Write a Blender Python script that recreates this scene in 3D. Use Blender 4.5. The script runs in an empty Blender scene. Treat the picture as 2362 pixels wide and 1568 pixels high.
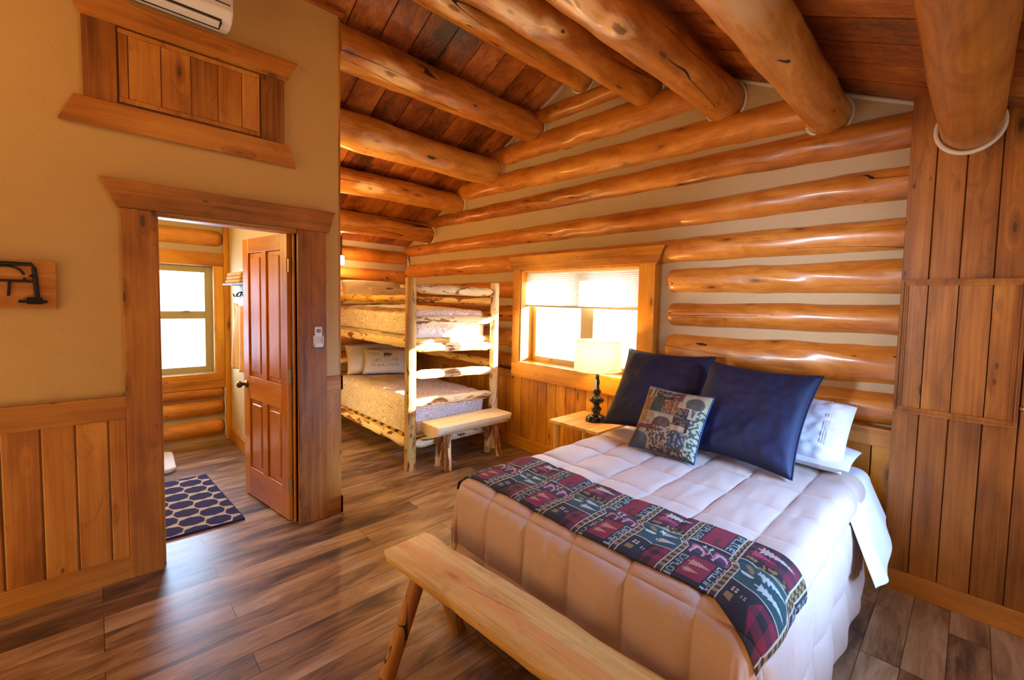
import bpy, math, random
from mathutils import Vector, Matrix, noise
random.seed(7)
SC = bpy.context.scene
COL = SC.collection

# ------------------------------------------------------------------ camera
F_PX = 1011.8378
YAW, PITCH, ROLL = 0.7496348506964426, -0.05546852988174302, 0.02630688623634504
_fw = Vector((-math.sin(YAW)*math.cos(PITCH), math.cos(YAW)*math.cos(PITCH), math.sin(PITCH)))
_rt = Vector((math.cos(YAW), math.sin(YAW), 0))
_up = _rt.cross(_fw)
_r2 = _rt*math.cos(ROLL) + _up*math.sin(ROLL)
_u2 = -_rt*math.sin(ROLL) + _up*math.cos(ROLL)
cam = bpy.data.cameras.new('camera')
cam.sensor_width = 36; cam.lens = F_PX/2362*36
cam.shift_x = -120/2362; cam.shift_y = -27.867/2362
cam.clip_start = 0.02
camo = bpy.data.objects.new('camera', cam); COL.objects.link(camo)
M = Matrix((( _r2.x, _u2.x, -_fw.x, 0), (_r2.y, _u2.y, -_fw.y, 0), (_r2.z, _u2.z, -_fw.z, 1.6), (0, 0, 0, 1)))
camo.matrix_world = M
SC.camera = camo

# ------------------------------------------------------------------ light + exposure
SC.view_settings.view_transform = 'Standard'
SC.view_settings.look = 'None'
SC.view_settings.gamma = 1
SC.view_settings.use_curve_mapping = False
SC.view_settings.exposure = 0.12
w = bpy.data.worlds.new('world'); SC.world = w; w.use_nodes = True
w.node_tree.nodes['Background'].inputs[0].default_value = (0.86, 0.94, 1.0, 1)
w.node_tree.nodes['Background'].inputs[1].default_value = 1.7

def lamp(kind, name, loc, energy, color, size=0.1, size_y=None, direction=None, spread=None):
    l = bpy.data.lights.new(name, kind); l.energy = energy; l.color = color
    if kind == 'AREA':
        l.shape = 'RECTANGLE'; l.size = size; l.size_y = size_y or size
        if spread: l.spread = spread
    elif kind == 'SUN': l.angle = size
    else: l.shadow_soft_size = size
    o = bpy.data.objects.new(name, l); COL.objects.link(o); o.location = loc
    if direction: o.rotation_euler = Vector(direction).to_track_quat('-Z', 'Y').to_euler()
    return o
COOL = (0.25, 0.50, 1.0); WARM = (1.0, 0.50, 0.17); DAY = (0.62, 0.80, 1.0)
lamp('SUN', 'sun', (0, 10, 8), 90, (1.0, 0.93, 0.80), math.radians(1.2), direction=(-1, -0.98, -0.33))
# daylight entering by the far window, the bathroom window, the right-hand window; then added cool fill from the near side
lamp('AREA', 'far_window_daylight', (-2.84, 3.62, 1.42), 24, (0.9, 0.95, 1.0), 1.5, 1.0, (0, -1, -0.1))
lamp('AREA', 'bathroom_window_daylight', (-6.35, 0.45, 1.32), 60, (0.45, 0.66, 1.0), 0.85, 1.1, (1, 0.1, -0.12))
lamp('AREA', 'right_window_daylight', (1.16, 2.15, 0.80), 9, COOL, 1.3, 0.4, (-1, 0.05, -0.12), math.radians(44))
lamp('AREA', 'right_upper_daylight', (1.16, 2.0, 1.75), 23, COOL, 1.2, 0.4, (-1, 0.02, -0.50), math.radians(50))
lamp('AREA', 'near_cool_fill', (-1.7, -1.98, 1.55), 2, DAY, 1.6, 1.3, (-0.05, 1, -0.18))  # cool fill panel added behind the camera, its window unseen
lamp('AREA', 'near_beam_fill', (-2.0, -1.95, 1.75), 4.5, (0.70, 0.82, 1.0), 0.45, 0.6, (1.15, 5.2, -0.15), math.radians(26))  # narrow beam added to put cool light on the far logs
# added warm fills for the room and bunk alcove, then the bathroom lamp
lamp('POINT', 'room_warm_fill', (-1.25, 0.85, 2.85), 21, WARM, 0.14)  # warm fill added overhead, out of view and without a fixture
lamp('POINT', 'left_warm_fill', (-2.5, -0.7, 2.85), 15, WARM, 0.14)  # added to warm the left and far walls, no fixture
lamp('POINT', 'right_warm_fill', (0.3, -0.6, 2.2), 4, WARM, 0.12)  # weak warm fill added at the near right, no fixture
lamp('POINT', 'alcove_warm_fill', (-4.5, 1.46, 2.2), 34, (1.0, 0.60, 0.16), 0.1)  # added out of sight behind the partition for a golden glow on the floor
lamp('POINT', 'bathroom_lamp_light', (-4.6, -0.2, 2.1), 48, (1.0, 0.62, 0.18), 0.1)

# ------------------------------------------------------------------ materials
class NT:
    def __init__(s, name):
        s.m = bpy.data.materials.new(name); s.m.use_nodes = True
        s.t = s.m.node_tree; s.b = s.t.nodes['Principled BSDF']; s.out = s.t.nodes['Material Output']
    def n(s, typ, **kw):
        nd = s.t.nodes.new(typ)
        for k, v in kw.items():
            if k.startswith('i_'):
                key = k[2:]; key = int(key) if key.isdigit() else key
                if hasattr(v, 'node'): s.t.links.new(v, nd.inputs[key])
                else: nd.inputs[key].default_value = v
            else: setattr(nd, k, v)
        return nd
    def link(s, a, b): s.t.links.new(a, b)
    def math(s, op, a, b=0.0, c=None, clamp=False):
        nd = s.t.nodes.new('ShaderNodeMath'); nd.operation = op; nd.use_clamp = clamp
        for i, v in enumerate((a, b) if c is None else (a, b, c)):
            if hasattr(v, 'node'): s.t.links.new(v, nd.inputs[i])
            else: nd.inputs[i].default_value = v
        return nd.outputs[0]
    def vec(s, op, a, b):
        nd = s.t.nodes.new('ShaderNodeVectorMath'); nd.operation = op
        for i, v in enumerate((a, b)):
            if hasattr(v, 'node'): s.t.links.new(v, nd.inputs[i])
            else: nd.inputs[i].default_value = v
        return nd.outputs[0]
    def noise(s, vec, scale, detail=2, rough=0.5, dist=0.0):
        return s.n('ShaderNodeTexNoise', i_Vector=vec, i_Scale=scale, i_Detail=detail, i_Roughness=rough, i_Distortion=dist).outputs['Fac']
    def ramp(s, fac, stops, interp='LINEAR'):
        nd = s.t.nodes.new('ShaderNodeValToRGB'); s.t.links.new(fac, nd.inputs[0]); cr = nd.color_ramp; cr.interpolation = interp
        while len(cr.elements) < len(stops): cr.elements.new(0.5)
        for e, (p, c) in zip(cr.elements, stops):
            e.position = p; e.color = (c, c, c, 1) if not hasattr(c, '__len__') else (*c, 1)
        return nd.outputs[0]
    def mix(s, fac, a, b, mode='MIX'):
        nd = s.t.nodes.new('ShaderNodeMix'); nd.data_type = 'RGBA'; nd.blend_type = mode
        for k, v in ((0, fac), (6, a), (7, b)):
            if hasattr(v, 'node'): s.t.links.new(v, nd.inputs[k])
            else: nd.inputs[k].default_value = v if k == 0 else (*v, 1)
        return nd.outputs[2]
    def bump(s, h, strength=0.3, dist=0.01):
        nd = s.n('ShaderNodeBump', i_Height=h, i_Strength=strength, i_Distance=dist)
        s.link(nd.outputs[0], s.b.inputs['Normal'])
    def color(s, c): 
        if hasattr(c, 'node'): s.link(c, s.b.inputs['Base Color'])
        else: s.b.inputs['Base Color'].default_value = (*c, 1)
    def set(s, **kw):
        for k, v in kw.items():
            k = k.replace('_', ' ')
            if hasattr(v, 'node'): s.link(v, s.b.inputs[k])
            else: s.b.inputs[k].default_value = v
        return s

_wc = {}
PAL = {
 # dark, mid, light
 'honey': ((0.13, 0.038, 0.004), (0.38, 0.132, 0.014), (0.60, 0.27, 0.042)),
 'log':   ((0.22, 0.062, 0.007), (0.48, 0.165, 0.018), (0.72, 0.33, 0.060)),
 'beam':  ((0.20, 0.060, 0.008), (0.45, 0.165, 0.022), (0.74, 0.40, 0.10)),
 'roof':  ((0.035, 0.010, 0.004), (0.28, 0.070, 0.010), (0.52, 0.19, 0.035)),
 'door':  ((0.32, 0.090, 0.006), (0.56, 0.195, 0.010), (0.70, 0.30, 0.02)),
 'trim':  ((0.12, 0.038, 0.004), (0.34, 0.122, 0.014), (0.54, 0.24, 0.038)),
 'gold':  ((0.28, 0.085, 0.005), (0.55, 0.22, 0.010), (0.76, 0.37, 0.03)),
 'pine':  ((0.42, 0.20, 0.035), (0.74, 0.44, 0.09), (0.86, 0.62, 0.22)),
 'bench': ((0.30, 0.15, 0.03), (0.64, 0.36, 0.085), (0.84, 0.60, 0.23)),
 'pale':  ((0.60, 0.40, 0.15), (0.84, 0.66, 0.34), (0.94, 0.83, 0.57)),
 'chase': ((0.085, 0.026, 0.003), (0.31, 0.102, 0.012), (0.50, 0.20, 0.030)),
}
def wood(pal, axis, rough=0.42, knots=1.0, crack=0.0, peel=0.0, coat=0.0, bump=0.25, spots=()):
    key = (pal, axis, rough, knots, crack, peel, coat, spots)
    if key in _wc: return _wc[key]
    d, m, l = PAL[pal]
    t = NT('wood_%s_%s' % (pal, axis))
    tc = t.n('ShaderNodeTexCoord').outputs['Object']
    rnd = t.n('ShaderNodeAttribute', attribute_name='rnd').outputs['Fac']
    off = t.n('ShaderNodeCombineXYZ', i_X=t.math('MULTIPLY', rnd, 31.7), i_Y=t.math('MULTIPLY', rnd, 17.3), i_Z=t.math('MULTIPLY', rnd, 47.9)).outputs[0]
    p = t.vec('ADD', tc, off)
    def st(lng, crs):
        sc = [crs]*3; sc['xyz'.index(axis)] = lng
        return t.n('ShaderNodeMapping', i_Vector=p, i_Scale=tuple(sc)).outputs[0]
    # knots
    kv = t.n('ShaderNodeTexVoronoi', i_Vector=st(2.6, 8.5), i_Scale=1.0, i_Randomness=1.0)
    kd = kv.outputs['Distance']; kc = t.n('ShaderNodeSeparateColor', i_Color=kv.outputs['Color']).outputs[0]
    sel = t.math('GREATER_THAN', kc, 1.0-0.50*knots)
    near = t.math('MULTIPLY', t.ramp(kd, [(0.0, 1.0), (0.34, 0.0)]), sel)
    dark = t.math('MULTIPLY', t.ramp(kd, [(0.0, 1.0), (0.085, 0.85), (0.12, 0.0)]), sel)
    ring = t.math('MULTIPLY', t.ramp(kd, [(0.08, 0.0), (0.13, 0.65), (0.26, 0.0)]), sel)
    # grain, bent round the knots
    gp = t.vec('ADD', st(0.55, 9.0), t.n('ShaderNodeCombineXYZ', i_X=t.math('MULTIPLY', near, 1.6), i_Y=t.math('MULTIPLY', near, 1.6), i_Z=t.math('MULTIPLY', near, 1.6)).outputs[0])
    g1 = t.noise(gp, 1.0, 5, 0.62, 0.9)
    g2 = t.noise(st(1.6, 75.0), 1.0, 2, 0.6, 0.2)
    g3 = t.noise(st(1.1, 2.6), 1.0, 3, 0.6, 0.6)
    if pal in ('log', 'beam'):
        g4 = t.noise(st(2.2, 5.5), 1.0, 5, 0.7, 1.4)
        v = t.math('ADD', t.math('MULTIPLY', g1, 0.22), t.math('ADD', t.math('MULTIPLY', g2, 0.16), t.math('ADD', t.math('MULTIPLY', g3, 0.34), t.math('MULTIPLY', g4, 0.46))))
    else: v = t.math('ADD', t.math('MULTIPLY', g1, 0.42), t.math('ADD', t.math('MULTIPLY', g2, 0.24), t.math('MULTIPLY', g3, 0.52)))
    v = t.math('ADD', v, t.math('MULTIPLY', t.math('SUBTRACT', rnd, 0.5), 0.22 if pal == 'roof' else 0.16))
    c = t.ramp(v, [(0.40, d), (0.57, m), (0.76, l)])
    c = t.mix(ring, c, tuple(0.6*x+0.4*y for x, y in zip(d, m)))
    c = t.mix(t.math('MULTIPLY', dark, 0.9), c, tuple(x*0.3 for x in d))
    if knots > 0.5 and pal not in ('pale', 'pine'):
        k2 = t.n('ShaderNodeTexVoronoi', i_Vector=st(6.5, 15.0), i_Scale=1.0, i_Randomness=1.0)
        s2 = t.math('GREATER_THAN', t.n('ShaderNodeSeparateColor', i_Color=k2.outputs['Color']).outputs[1], 0.80)
        pin = t.math('MULTIPLY', t.ramp(t.math('ADD', k2.outputs['Distance'], t.math('MULTIPLY', g2, 0.05)), [(0.09, 1.0), (0.17, 0.0)]), s2)
        c = t.mix(t.math('MULTIPLY', pin, 0.75), c, tuple(x*0.45 for x in d))
        sm = t.ramp(t.noise(st(2.4, 7.0), 1.0, 4, 0.65, 1.8), [(0.60, 0.0), (0.74, 1.0)])
        c = t.mix(t.math('MULTIPLY', sm, 0.5), c, tuple(0.7*x+0.12*y for x, y in zip(d, m)))
    if pal == 'bench':   # reddish heartwood stripe along the middle of the sawn face
        yy = t.n('ShaderNodeSeparateXYZ', i_Vector=tc).outputs[1]
        yy = t.math('ADD', yy, t.math('MULTIPLY', t.math('SUBTRACT', t.noise(st(1.5, 2.0), 1.0, 2), 0.5), 0.06))
        hm = t.ramp(t.math('ABSOLUTE', t.math('ADD', yy, 0.008)), [(0.026, 1.0), (0.034, 0.0)])
        c = t.mix(t.math('MULTIPLY', hm, 0.55), c, (0.72, 0.30, 0.085))
        gs = t.ramp(t.noise(st(4.0, 9.0), 1.0, 4, 0.7), [(0.56, 0.0), (0.72, 1.0)])
        c = t.mix(t.math('MULTIPLY', gs, 0.35), c, (0.26, 0.17, 0.06))
    for (sx, sy, sz, sr, kind) in spots:
        dv = t.n('ShaderNodeMapping', i_Vector=t.vec('SUBTRACT', tc, (sx, sy, sz)), i_Scale=(1.0/sr, 0.42/sr, 1.0/sr)).outputs[0]
        dl = t.n('ShaderNodeVectorMath', operation='LENGTH', i_0=dv).outputs['Value']
        dl = t.math('ADD', dl, t.math('MULTIPLY', t.math('SUBTRACT', g1, 0.5), 1.6))
        if kind == 'pale': c = t.mix(t.ramp(dl, [(0.45, 0.85), (0.85, 0.0)]), c, (0.80, 0.56, 0.29)); c = t.mix(t.ramp(dl, [(0.05, 0.8), (0.16, 0.0)]), c, (0.16, 0.07, 0.03))
        else: c = t.mix(t.ramp(dl, [(0.25, 0.95), (0.45, 0.0)]), c, (0.05, 0.015, 0.006))
    h = t.math('MULTIPLY', g2, 0.4)
    if crack:
        ck = t.noise(st(0.45, 7.0), 1.0, 1, 0.4, 0.5)
        ck = t.math('LESS_THAN', t.math('ABSOLUTE', t.math('SUBTRACT', ck, 0.5)), 0.0042*crack)
        lim = t.math('GREATER_THAN', t.noise(st(0.7, 1.5), 1.0, 1), 0.56)
        ck = t.math('MULTIPLY', ck, lim)
        c = t.mix(ck, c, (0.03, 0.010, 0.004)); h = t.math('SUBTRACT', h, t.math('MULTIPLY', ck, 2.0))
    if peel:
        pn = t.noise(st(3.2, 14.0), 1.0, 5, 0.68, 0.7)
        pm = t.ramp(pn, [(0.60-0.13*peel, 0.0), (0.63-0.13*peel, 1.0)])
        c = t.mix(pm, c, t.ramp(g2, [(0.35, (0.10, 0.03, 0.01)), (0.6, (0.36, 0.13, 0.035))]))
        h = t.math('SUBTRACT', h, pm)
    t.color(c); t.set(Roughness=t.math('ADD', rough, t.math('MULTIPLY', g3, 0.15)), Coat_Weight=coat, Coat_Roughness=0.18)
    t.bump(h, bump, 0.004)
    _wc[key] = t.m
    return t.m

def plain(name, col, rough=0.6, metal=0.0, bscale=0, bstr=0.1, **kw):
    t = NT(name)
    tc = t.n('ShaderNodeTexCoord').outputs['Object']
    nz = t.noise(tc, bscale or 8, 4)
    t.color(t.mix(t.math('MULTIPLY', nz, 0.35), col, tuple(c*0.72 for c in col)))
    t.set(Roughness=rough, Metallic=metal, **kw)
    if bscale: t.bump(nz, bstr, 0.01)
    return t.m
def vcol(name, rough=0.9, bscale=260, bstr=0.25, sheen=0.0):
    t = NT(name)
    tc = t.n('ShaderNodeTexCoord').outputs['Object']
    nz = t.noise(tc, bscale, 2)
    c = t.n('ShaderNodeAttribute', attribute_name='Col').outputs['Color']
    t.color(t.mix(t.math('MULTIPLY', nz, 0.45), c, (0.02, 0.015, 0.012)))
    t.set(Roughness=rough, Sheen_Weight=sheen); t.bump(nz, bstr, 0.003)
    return t.m

def plaster_mat(name, col):
    t = NT(name); tc = t.n('ShaderNodeTexCoord').outputs['Object']
    a = t.noise(tc, 7, 5, 0.55, 0.4); b = t.noise(tc, 30, 3, 0.5, 1.2)
    t.color(t.mix(t.math('MULTIPLY', a, 0.3), col, tuple(c*0.8 for c in col)))
    h = t.math('ADD', t.ramp(a, [(0.52, 0.0), (0.58, 1.0)]), t.math('MULTIPLY', b, 0.4))
    t.set(Roughness=0.55); t.bump(h, 0.22, 0.006)
    return t.m
def floor_mat():
    t = NT('floor_planks'); tc = t.n('ShaderNodeTexCoord').outputs['Object']
    mp = t.n('ShaderNodeMapping', i_Vector=tc, i_Rotation=(0, 0, math.radians(90))).outputs[0]
    br = t.n('ShaderNodeTexBrick', i_Vector=mp, i_Color1=(0, 0, 0, 1), i_Color2=(1, 1, 1, 1), i_Mortar=(0, 0, 0, 1), i_Scale=1.0)
    br.inputs['Mortar Size'].default_value = 0.0016; br.inputs['Brick Width'].default_value = 1.22; br.inputs['Row Height'].default_value = 0.152
    br.offset = 0.37; br.offset_frequency = 3
    rn = t.n('ShaderNodeSeparateColor', i_Color=br.outputs['Color']).outputs[0]
    off = t.n('ShaderNodeCombineXYZ', i_X=t.math('MULTIPLY', rn, 53.0), i_Y=t.math('MULTIPLY', rn, 29.0), i_Z=0.0).outputs[0]
    p = t.vec('ADD', tc, off)
    def st(x, y): return t.n('ShaderNodeMapping', i_Vector=p, i_Scale=(x, y, 1)).outputs[0]
    a = t.noise(st(8, 1.9), 1, 6, 0.62, 1.2); b = t.noise(st(90, 3), 1, 3, 0.6); c = t.noise(st(3.5, 1.4), 1, 3, 0.5, 0.8)
    v = t.math('ADD', t.math('MULTIPLY', a, 0.6), t.math('ADD', t.math('MULTIPLY', b, 0.16), t.math('MULTIPLY', c, 0.34)))
    v = t.math('ADD', v, t.math('MULTIPLY', t.math('SUBTRACT', rn, 0.5), 0.13))
    col = t.ramp(v, [(0.38, (0.045, 0.030, 0.028)), (0.48, (0.150, 0.085, 0.052)), (0.58, (0.31, 0.185, 0.10)), (0.70, (0.46, 0.33, 0.21))])
    col = t.mix(t.math('MULTIPLY', br.outputs['Fac'], 0.85), col, (0.02, 0.012, 0.008))
    t.color(col); t.set(Roughness=t.math('ADD', 0.27, t.math('MULTIPLY', b, 0.12)))
    t.bump(t.math('SUBTRACT', t.math('MULTIPLY', b, 0.3), br.outputs['Fac']), 0.12, 0.003)
    return t.m
def quilt_mat():
    t = NT('comforter_cotton'); tc = t.n('ShaderNodeTexCoord').outputs['Object']
    a = t.noise(tc, 45, 3, 0.6, 1.5); b = t.noise(t.n('ShaderNodeMapping', i_Vector=tc, i_Scale=(5, 22, 5)).outputs[0], 1, 3, 0.5, 1.8)
    t.color((0.47, 0.33, 0.255)); t.set(Roughness=0.5, Sheen_Weight=0.1)
    t.bump(t.math('ADD', t.math('MULTIPLY', a, 0.25), b), 0.28, 0.010)
    return t.m
def swirl_mat():
    t = NT('bedspread_paisley'); tc = t.n('ShaderNodeTexCoord').outputs['Object']
    n1 = t.noise(tc, 11, 1, 0.4, 0.9)
    s = t.math('SINE', t.math('MULTIPLY', n1, 88.0))
    m = t.ramp(s, [(0.28, 0.0), (0.42, 1.0)])
    q = t.n('ShaderNodeTexVoronoi', i_Vector=tc, i_Scale=9.0, feature='DISTANCE_TO_EDGE').outputs['Distance']
    t.color(t.mix(m, (0.66, 0.52, 0.42), (0.94, 0.92, 0.90)))
    t.set(Roughness=0.85); t.bump(t.ramp(q, [(0, 0.0), (0.12, 1.0)]), 0.5, 0.012)
    return t.m
def emit_mat(name, col, strength):
    t = NT(name); t.color(col); t.set(Emission_Color=(*col, 1), Emission_Strength=strength); return t.m
def glass_mat():
    t = NT('window_glass'); tr = t.n('ShaderNodeBsdfTransparent'); gl = t.n('ShaderNodeBsdfGlossy', i_Roughness=0.02)
    lw = t.n('ShaderNodeLayerWeight', i_Blend=0.12)
    mx = t.n('ShaderNodeMixShader', i_Fac=t.math('MULTIPLY', lw.outputs['Fresnel'], 0.35))
    t.link(tr.outputs[0], mx.inputs[1]); t.link(gl.outputs[0], mx.inputs[2]); t.link(mx.outputs[0], t.out.inputs[0])
    return t.m
def shade_mat(name, col, trans=0.6, pleat=0, emis=0.0, ecol=(1, .8, .5)):
    t = NT(name); tc = t.n('ShaderNodeTexCoord').outputs['Object']
    df = t.n('ShaderNodeBsdfDiffuse', i_Color=(*col, 1)); tl = t.n('ShaderNodeBsdfTranslucent', i_Color=(*col, 1))
    nz = t.noise(tc, 300, 1)
    bp = t.n('ShaderNodeBump', i_Height=nz, i_Strength=0.2, i_Distance=0.002); t.link(bp.outputs[0], df.inputs['Normal'])
    mx = t.n('ShaderNodeMixShader', i_Fac=trans); t.link(df.outputs[0], mx.inputs[1]); t.link(tl.outputs[0], mx.inputs[2])
    t.link(mx.outputs[0], t.out.inputs[0])
    return t.m

MT = dict(
 plaster=plaster_mat('tan_plaster', (0.56, 0.37, 0.12)),
 bathplaster=plaster_mat('yellow_plaster', (0.66, 0.47, 0.17)),
 bathceil=plain('bath_ceiling_paint', (0.74, 0.66, 0.50), 0.7),
 chink=plain('log_chinking', (0.50, 0.39, 0.245), 0.8, bscale=40, bstr=0.15),
 caulk=plain('white_caulk', (0.72, 0.66, 0.57), 0.6, bscale=30, bstr=0.2),
 vinyl=plain('olive_vinyl', (0.42, 0.35, 0.17), 0.45),
 white=plain('white_plastic', (0.80, 0.80, 0.80), 0.35),
 lcd=plain('grey_lcd', (0.10, 0.15, 0.17), 0.2),
 black=plain('black_gap', (0.012, 0.011, 0.011), 0.5),
 iron=plain('black_iron', (0.02, 0.017, 0.016), 0.5, 0.6),
 ebony=plain('black_lacquer', (0.012, 0.014, 0.018), 0.16),
 bronze=plain('aged_bronze', (0.16, 0.10, 0.055), 0.32, 0.9),
 brass=plain('hinge_brass', (0.55, 0.36, 0.13), 0.4, 0.7),
 sheet=plain('white_cotton', (0.78, 0.79, 0.84), 0.75, bscale=9, bstr=0.35),
 pillow=plain('cream_pillow', (0.66, 0.55, 0.38), 0.8, bscale=9, bstr=0.3),
 navy=plain('navy_velvet', (0.0010, 0.0025, 0.030), 0.7, bscale=14, bstr=0.10),
 mattress=plain('mattress_ticking', (0.75, 0.73, 0.70), 0.8),
 towel=None, glass=glass_mat(), quilt=quilt_mat(), swirl=swirl_mat(), floor=floor_mat(),
 tag=plain('white_paper', (0.85, 0.85, 0.85), 0.7),
 cloth=vcol('woven_fleece', 0.95, 320, 0.2), rug=vcol('rug_tufts', 0.98, 420, 0.6), tapestry=vcol('tapestry_cotton', 0.9, 260, 0.2), canvas=vcol('printed_cotton', 0.85, 200, 0.2),
 blind=shade_mat('cellular_blind', (0.66, 0.63, 0.58), 0.5),
 lampshade=shade_mat('linen_shade', (0.72, 0.60, 0.40), 0.55),
)
def towel_mat():
    t = NT('striped_towel'); tc = t.n('ShaderNodeTexCoord').outputs['Object']
    x = t.n('ShaderNodeSeparateXYZ', i_Vector=tc).outputs[0]
    s = t.math('SINE', t.math('MULTIPLY', x, 38.0)); m = t.ramp(s, [(0.45, 0.0), (0.6, 1.0)])
    nz = t.noise(tc, 200, 2)
    t.color(t.mix(m, (0.78, 0.44, 0.17), (0.86, 0.68, 0.45))); t.set(Roughness=0.95); t.bump(nz, 0.5, 0.006)
    return t.m
MT['towel'] = towel_mat()

# ------------------------------------------------------------------ mesh helpers
class MB:
    def __init__(s): s.v = []; s.f = []; s.r = []; s.c = []
    def add(s, vs, fs, rnd=None):
        o = len(s.v); rnd = random.random() if rnd is None else rnd
        s.v += [tuple(v) for v in vs]; s.f += [tuple(i+o for i in f) for f in fs]; s.r += [rnd]*len(fs)
    def box(s, x0, x1, y0, y1, z0, z1, rnd=None):
        s.add([(x0,y0,z0),(x1,y0,z0),(x1,y1,z0),(x0,y1,z0),(x0,y0,z1),(x1,y0,z1),(x1,y1,z1),(x0,y1,z1)],
              [(0,3,2,1),(4,5,6,7),(0,1,5,4),(1,2,6,5),(2,3,7,6),(3,0,4,7)], rnd)
    def prism(s, poly, axis, a, b, rnd=None):
        # poly: 2-D points in the plane normal to axis
        def p3(q, h):
            return {'x': (h, q[0], q[1]), 'y': (q[0], h, q[1]), 'z': (q[0], q[1], h)}[axis]
        n = len(poly); vs = [p3(q, a) for q in poly] + [p3(q, b) for q in poly]
        fs = [tuple(range(n-1, -1, -1)), tuple(range(n, 2*n))] + [(i, (i+1) % n, n+(i+1) % n, n+i) for i in range(n)]
        s.add(vs, fs, rnd)
    def tube(s, pts, radii, seg=12, caps=True, rnd=None):
        pts = [Vector(p) for p in pts]; vs = []; n = len(pts)
        prev = None
        for i, p in enumerate(pts):
            d = (pts[min(i+1, n-1)]-pts[max(i-1, 0)]).normalized()
            if prev is None:
                a = Vector((0, 0, 1)) if abs(d.z) < 0.9 else Vector((1, 0, 0)); u = d.cross(a).normalized()
            else: u = (prev - d*prev.dot(d)).normalized()
            prev = u; v = d.cross(u)
            r = radii[i] if hasattr(radii, '__len__') else radii
            for k in range(seg):
                t = 2*math.pi*k/seg; vs.append(p + (u*math.cos(t)+v*math.sin(t))*r)
        fs = [(i*seg+k, i*seg+(k+1) % seg, (i+1)*seg+(k+1) % seg, (i+1)*seg+k) for i in range(n-1) for k in range(seg)]
        if caps: fs += [tuple(range(seg-1, -1, -1)), tuple((n-1)*seg+k for k in range(seg))]
        s.add(vs, fs, rnd)
    def lathe(s, prof, c, seg=32, rnd=None):
        vs = []; 
        for r, z in prof:
            for k in range(seg):
                t = 2*math.pi*k/seg; vs.append((c[0]+r*math.cos(t), c[1]+r*math.sin(t), c[2]+z))
        n = len(prof)
        fs = [(i*seg+k, i*seg+(k+1) % seg, (i+1)*seg+(k+1) % seg, (i+1)*seg+k) for i in range(n-1) for k in range(seg)]
        if prof[0][0] > 0.001: fs.append(tuple(range(seg-1, -1, -1)))
        if prof[-1][0] > 0.001: fs.append(tuple((n-1)*seg+k for k in range(seg)))
        s.add(vs, fs, rnd)
    def log(s, A, B, r0, r1, seed=0, rough=0.06, step=0.045, seg=28, round0=0, round1=0, freq=2.2, bow=0.0):
        A, B = Vector(A), Vector(B); L = (B-A).length; d = (B-A).normalized()
        a = Vector((0, 0, 1)) if abs(d.z) < 0.9 else Vector((1, 0, 0)); u = d.cross(a).normalized(); v = d.cross(u)
        n = max(6, int(L/step)); vs = []; ts = [i/n for i in range(n+1)]
        if round0: ts = sorted(set(ts + [round0/L*x for x in (0.03, 0.12, 0.3, 0.6)]))
        if round1: ts = sorted(set(ts + [1-round1/L*x for x in (0.03, 0.12, 0.3, 0.6)]))
        for t in ts:
            p = A + d*(t*L) + Vector((noise.noise(Vector((t*L*0.7, seed*3.1, 0))), noise.noise(Vector((t*L*0.7, seed*3.1, 5))), noise.noise(Vector((t*L*0.7, seed*3.1, 9)))))*bow
            r = r0 + (r1-r0)*t
            if round0 and t*L < round0: q = 1-t*L/round0; r *= math.sqrt(max(0.0, 1-q*q*0.93))
            if round1 and (1-t)*L < round1: q = 1-(1-t)*L/round1; r *= math.sqrt(max(0.0, 1-q*q*0.93))
            for k in range(seg):
                th = 2*math.pi*k/seg; e = u*math.cos(th)+v*math.sin(th)
                nn = noise.noise(Vector((e.x*1.1+seed*7.7, e.y*1.1+t*L*freq+e.z, e.z*1.1+t*L*freq)))+0.4*noise.noise(Vector((e.x*2.3+seed, t*L*freq*3, e.z*2.3+e.y)))
                vs.append(p + e*r*(1+rough*nn))
        m = len(ts)
        fs = [(i*seg+k, i*seg+(k+1) % seg, (i+1)*seg+(k+1) % seg, (i+1)*seg+k) for i in range(m-1) for k in range(seg)]
        fs += [tuple(range(seg-1, -1, -1)), tuple((m-1)*seg+k for k in range(seg))]
        s.add(vs, fs, ((seed*0.37) % 1.0))
    def grid(s, fn, nu, nv, rnd=None, cfn=None):
        vs = [fn(i/nu, j/nv) for j in range(nv+1) for i in range(nu+1)]
        fs = [(j*(nu+1)+i, j*(nu+1)+i+1, (j+1)*(nu+1)+i+1, (j+1)*(nu+1)+i) for j in range(nv) for i in range(nu)]
        s.add(vs, fs, rnd)
        if cfn: s.c += [cfn(i/nu, j/nv) for j in range(nv+1) for i in range(nu+1)]
    def build(s, name, mat, parent=None, smooth=False, bevel=0, solid=0, sub=0, seg=2, angle=None):
        me = bpy.data.meshes.new(name); me.from_pydata(s.v, [], s.f)
        at = me.attributes.new('rnd', 'FLOAT', 'FACE'); at.data.foreach_set('value', s.r)
        if s.c:
            ca = me.attributes.new('Col', 'FLOAT_COLOR', 'POINT'); buf = []
            for c in s.c: buf += [c[0], c[1], c[2], 1.0]
            buf += [0.01, 0.012, 0.06, 1.0]*(len(s.v)-len(s.c))
            ca.data.foreach_set('color', buf)
        me.materials.append(mat)
        if smooth:
            me.shade_smooth()
            if angle: me.set_sharp_from_angle(angle=math.radians(angle))
        me.update()
        o = bpy.data.objects.new(name, me); COL.objects.link(o)
        if parent: o.parent = parent
        if solid: md = o.modifiers.new('solid', 'SOLIDIFY'); md.thickness = solid; md.offset = 0
        if bevel: md = o.modifiers.new('bevel', 'BEVEL'); md.width = bevel; md.segments = seg; md.limit_method = 'ANGLE'
        if sub: md = o.modifiers.new('sub', 'SUBSURF'); md.levels = sub; md.render_levels = sub
        return o
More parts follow.
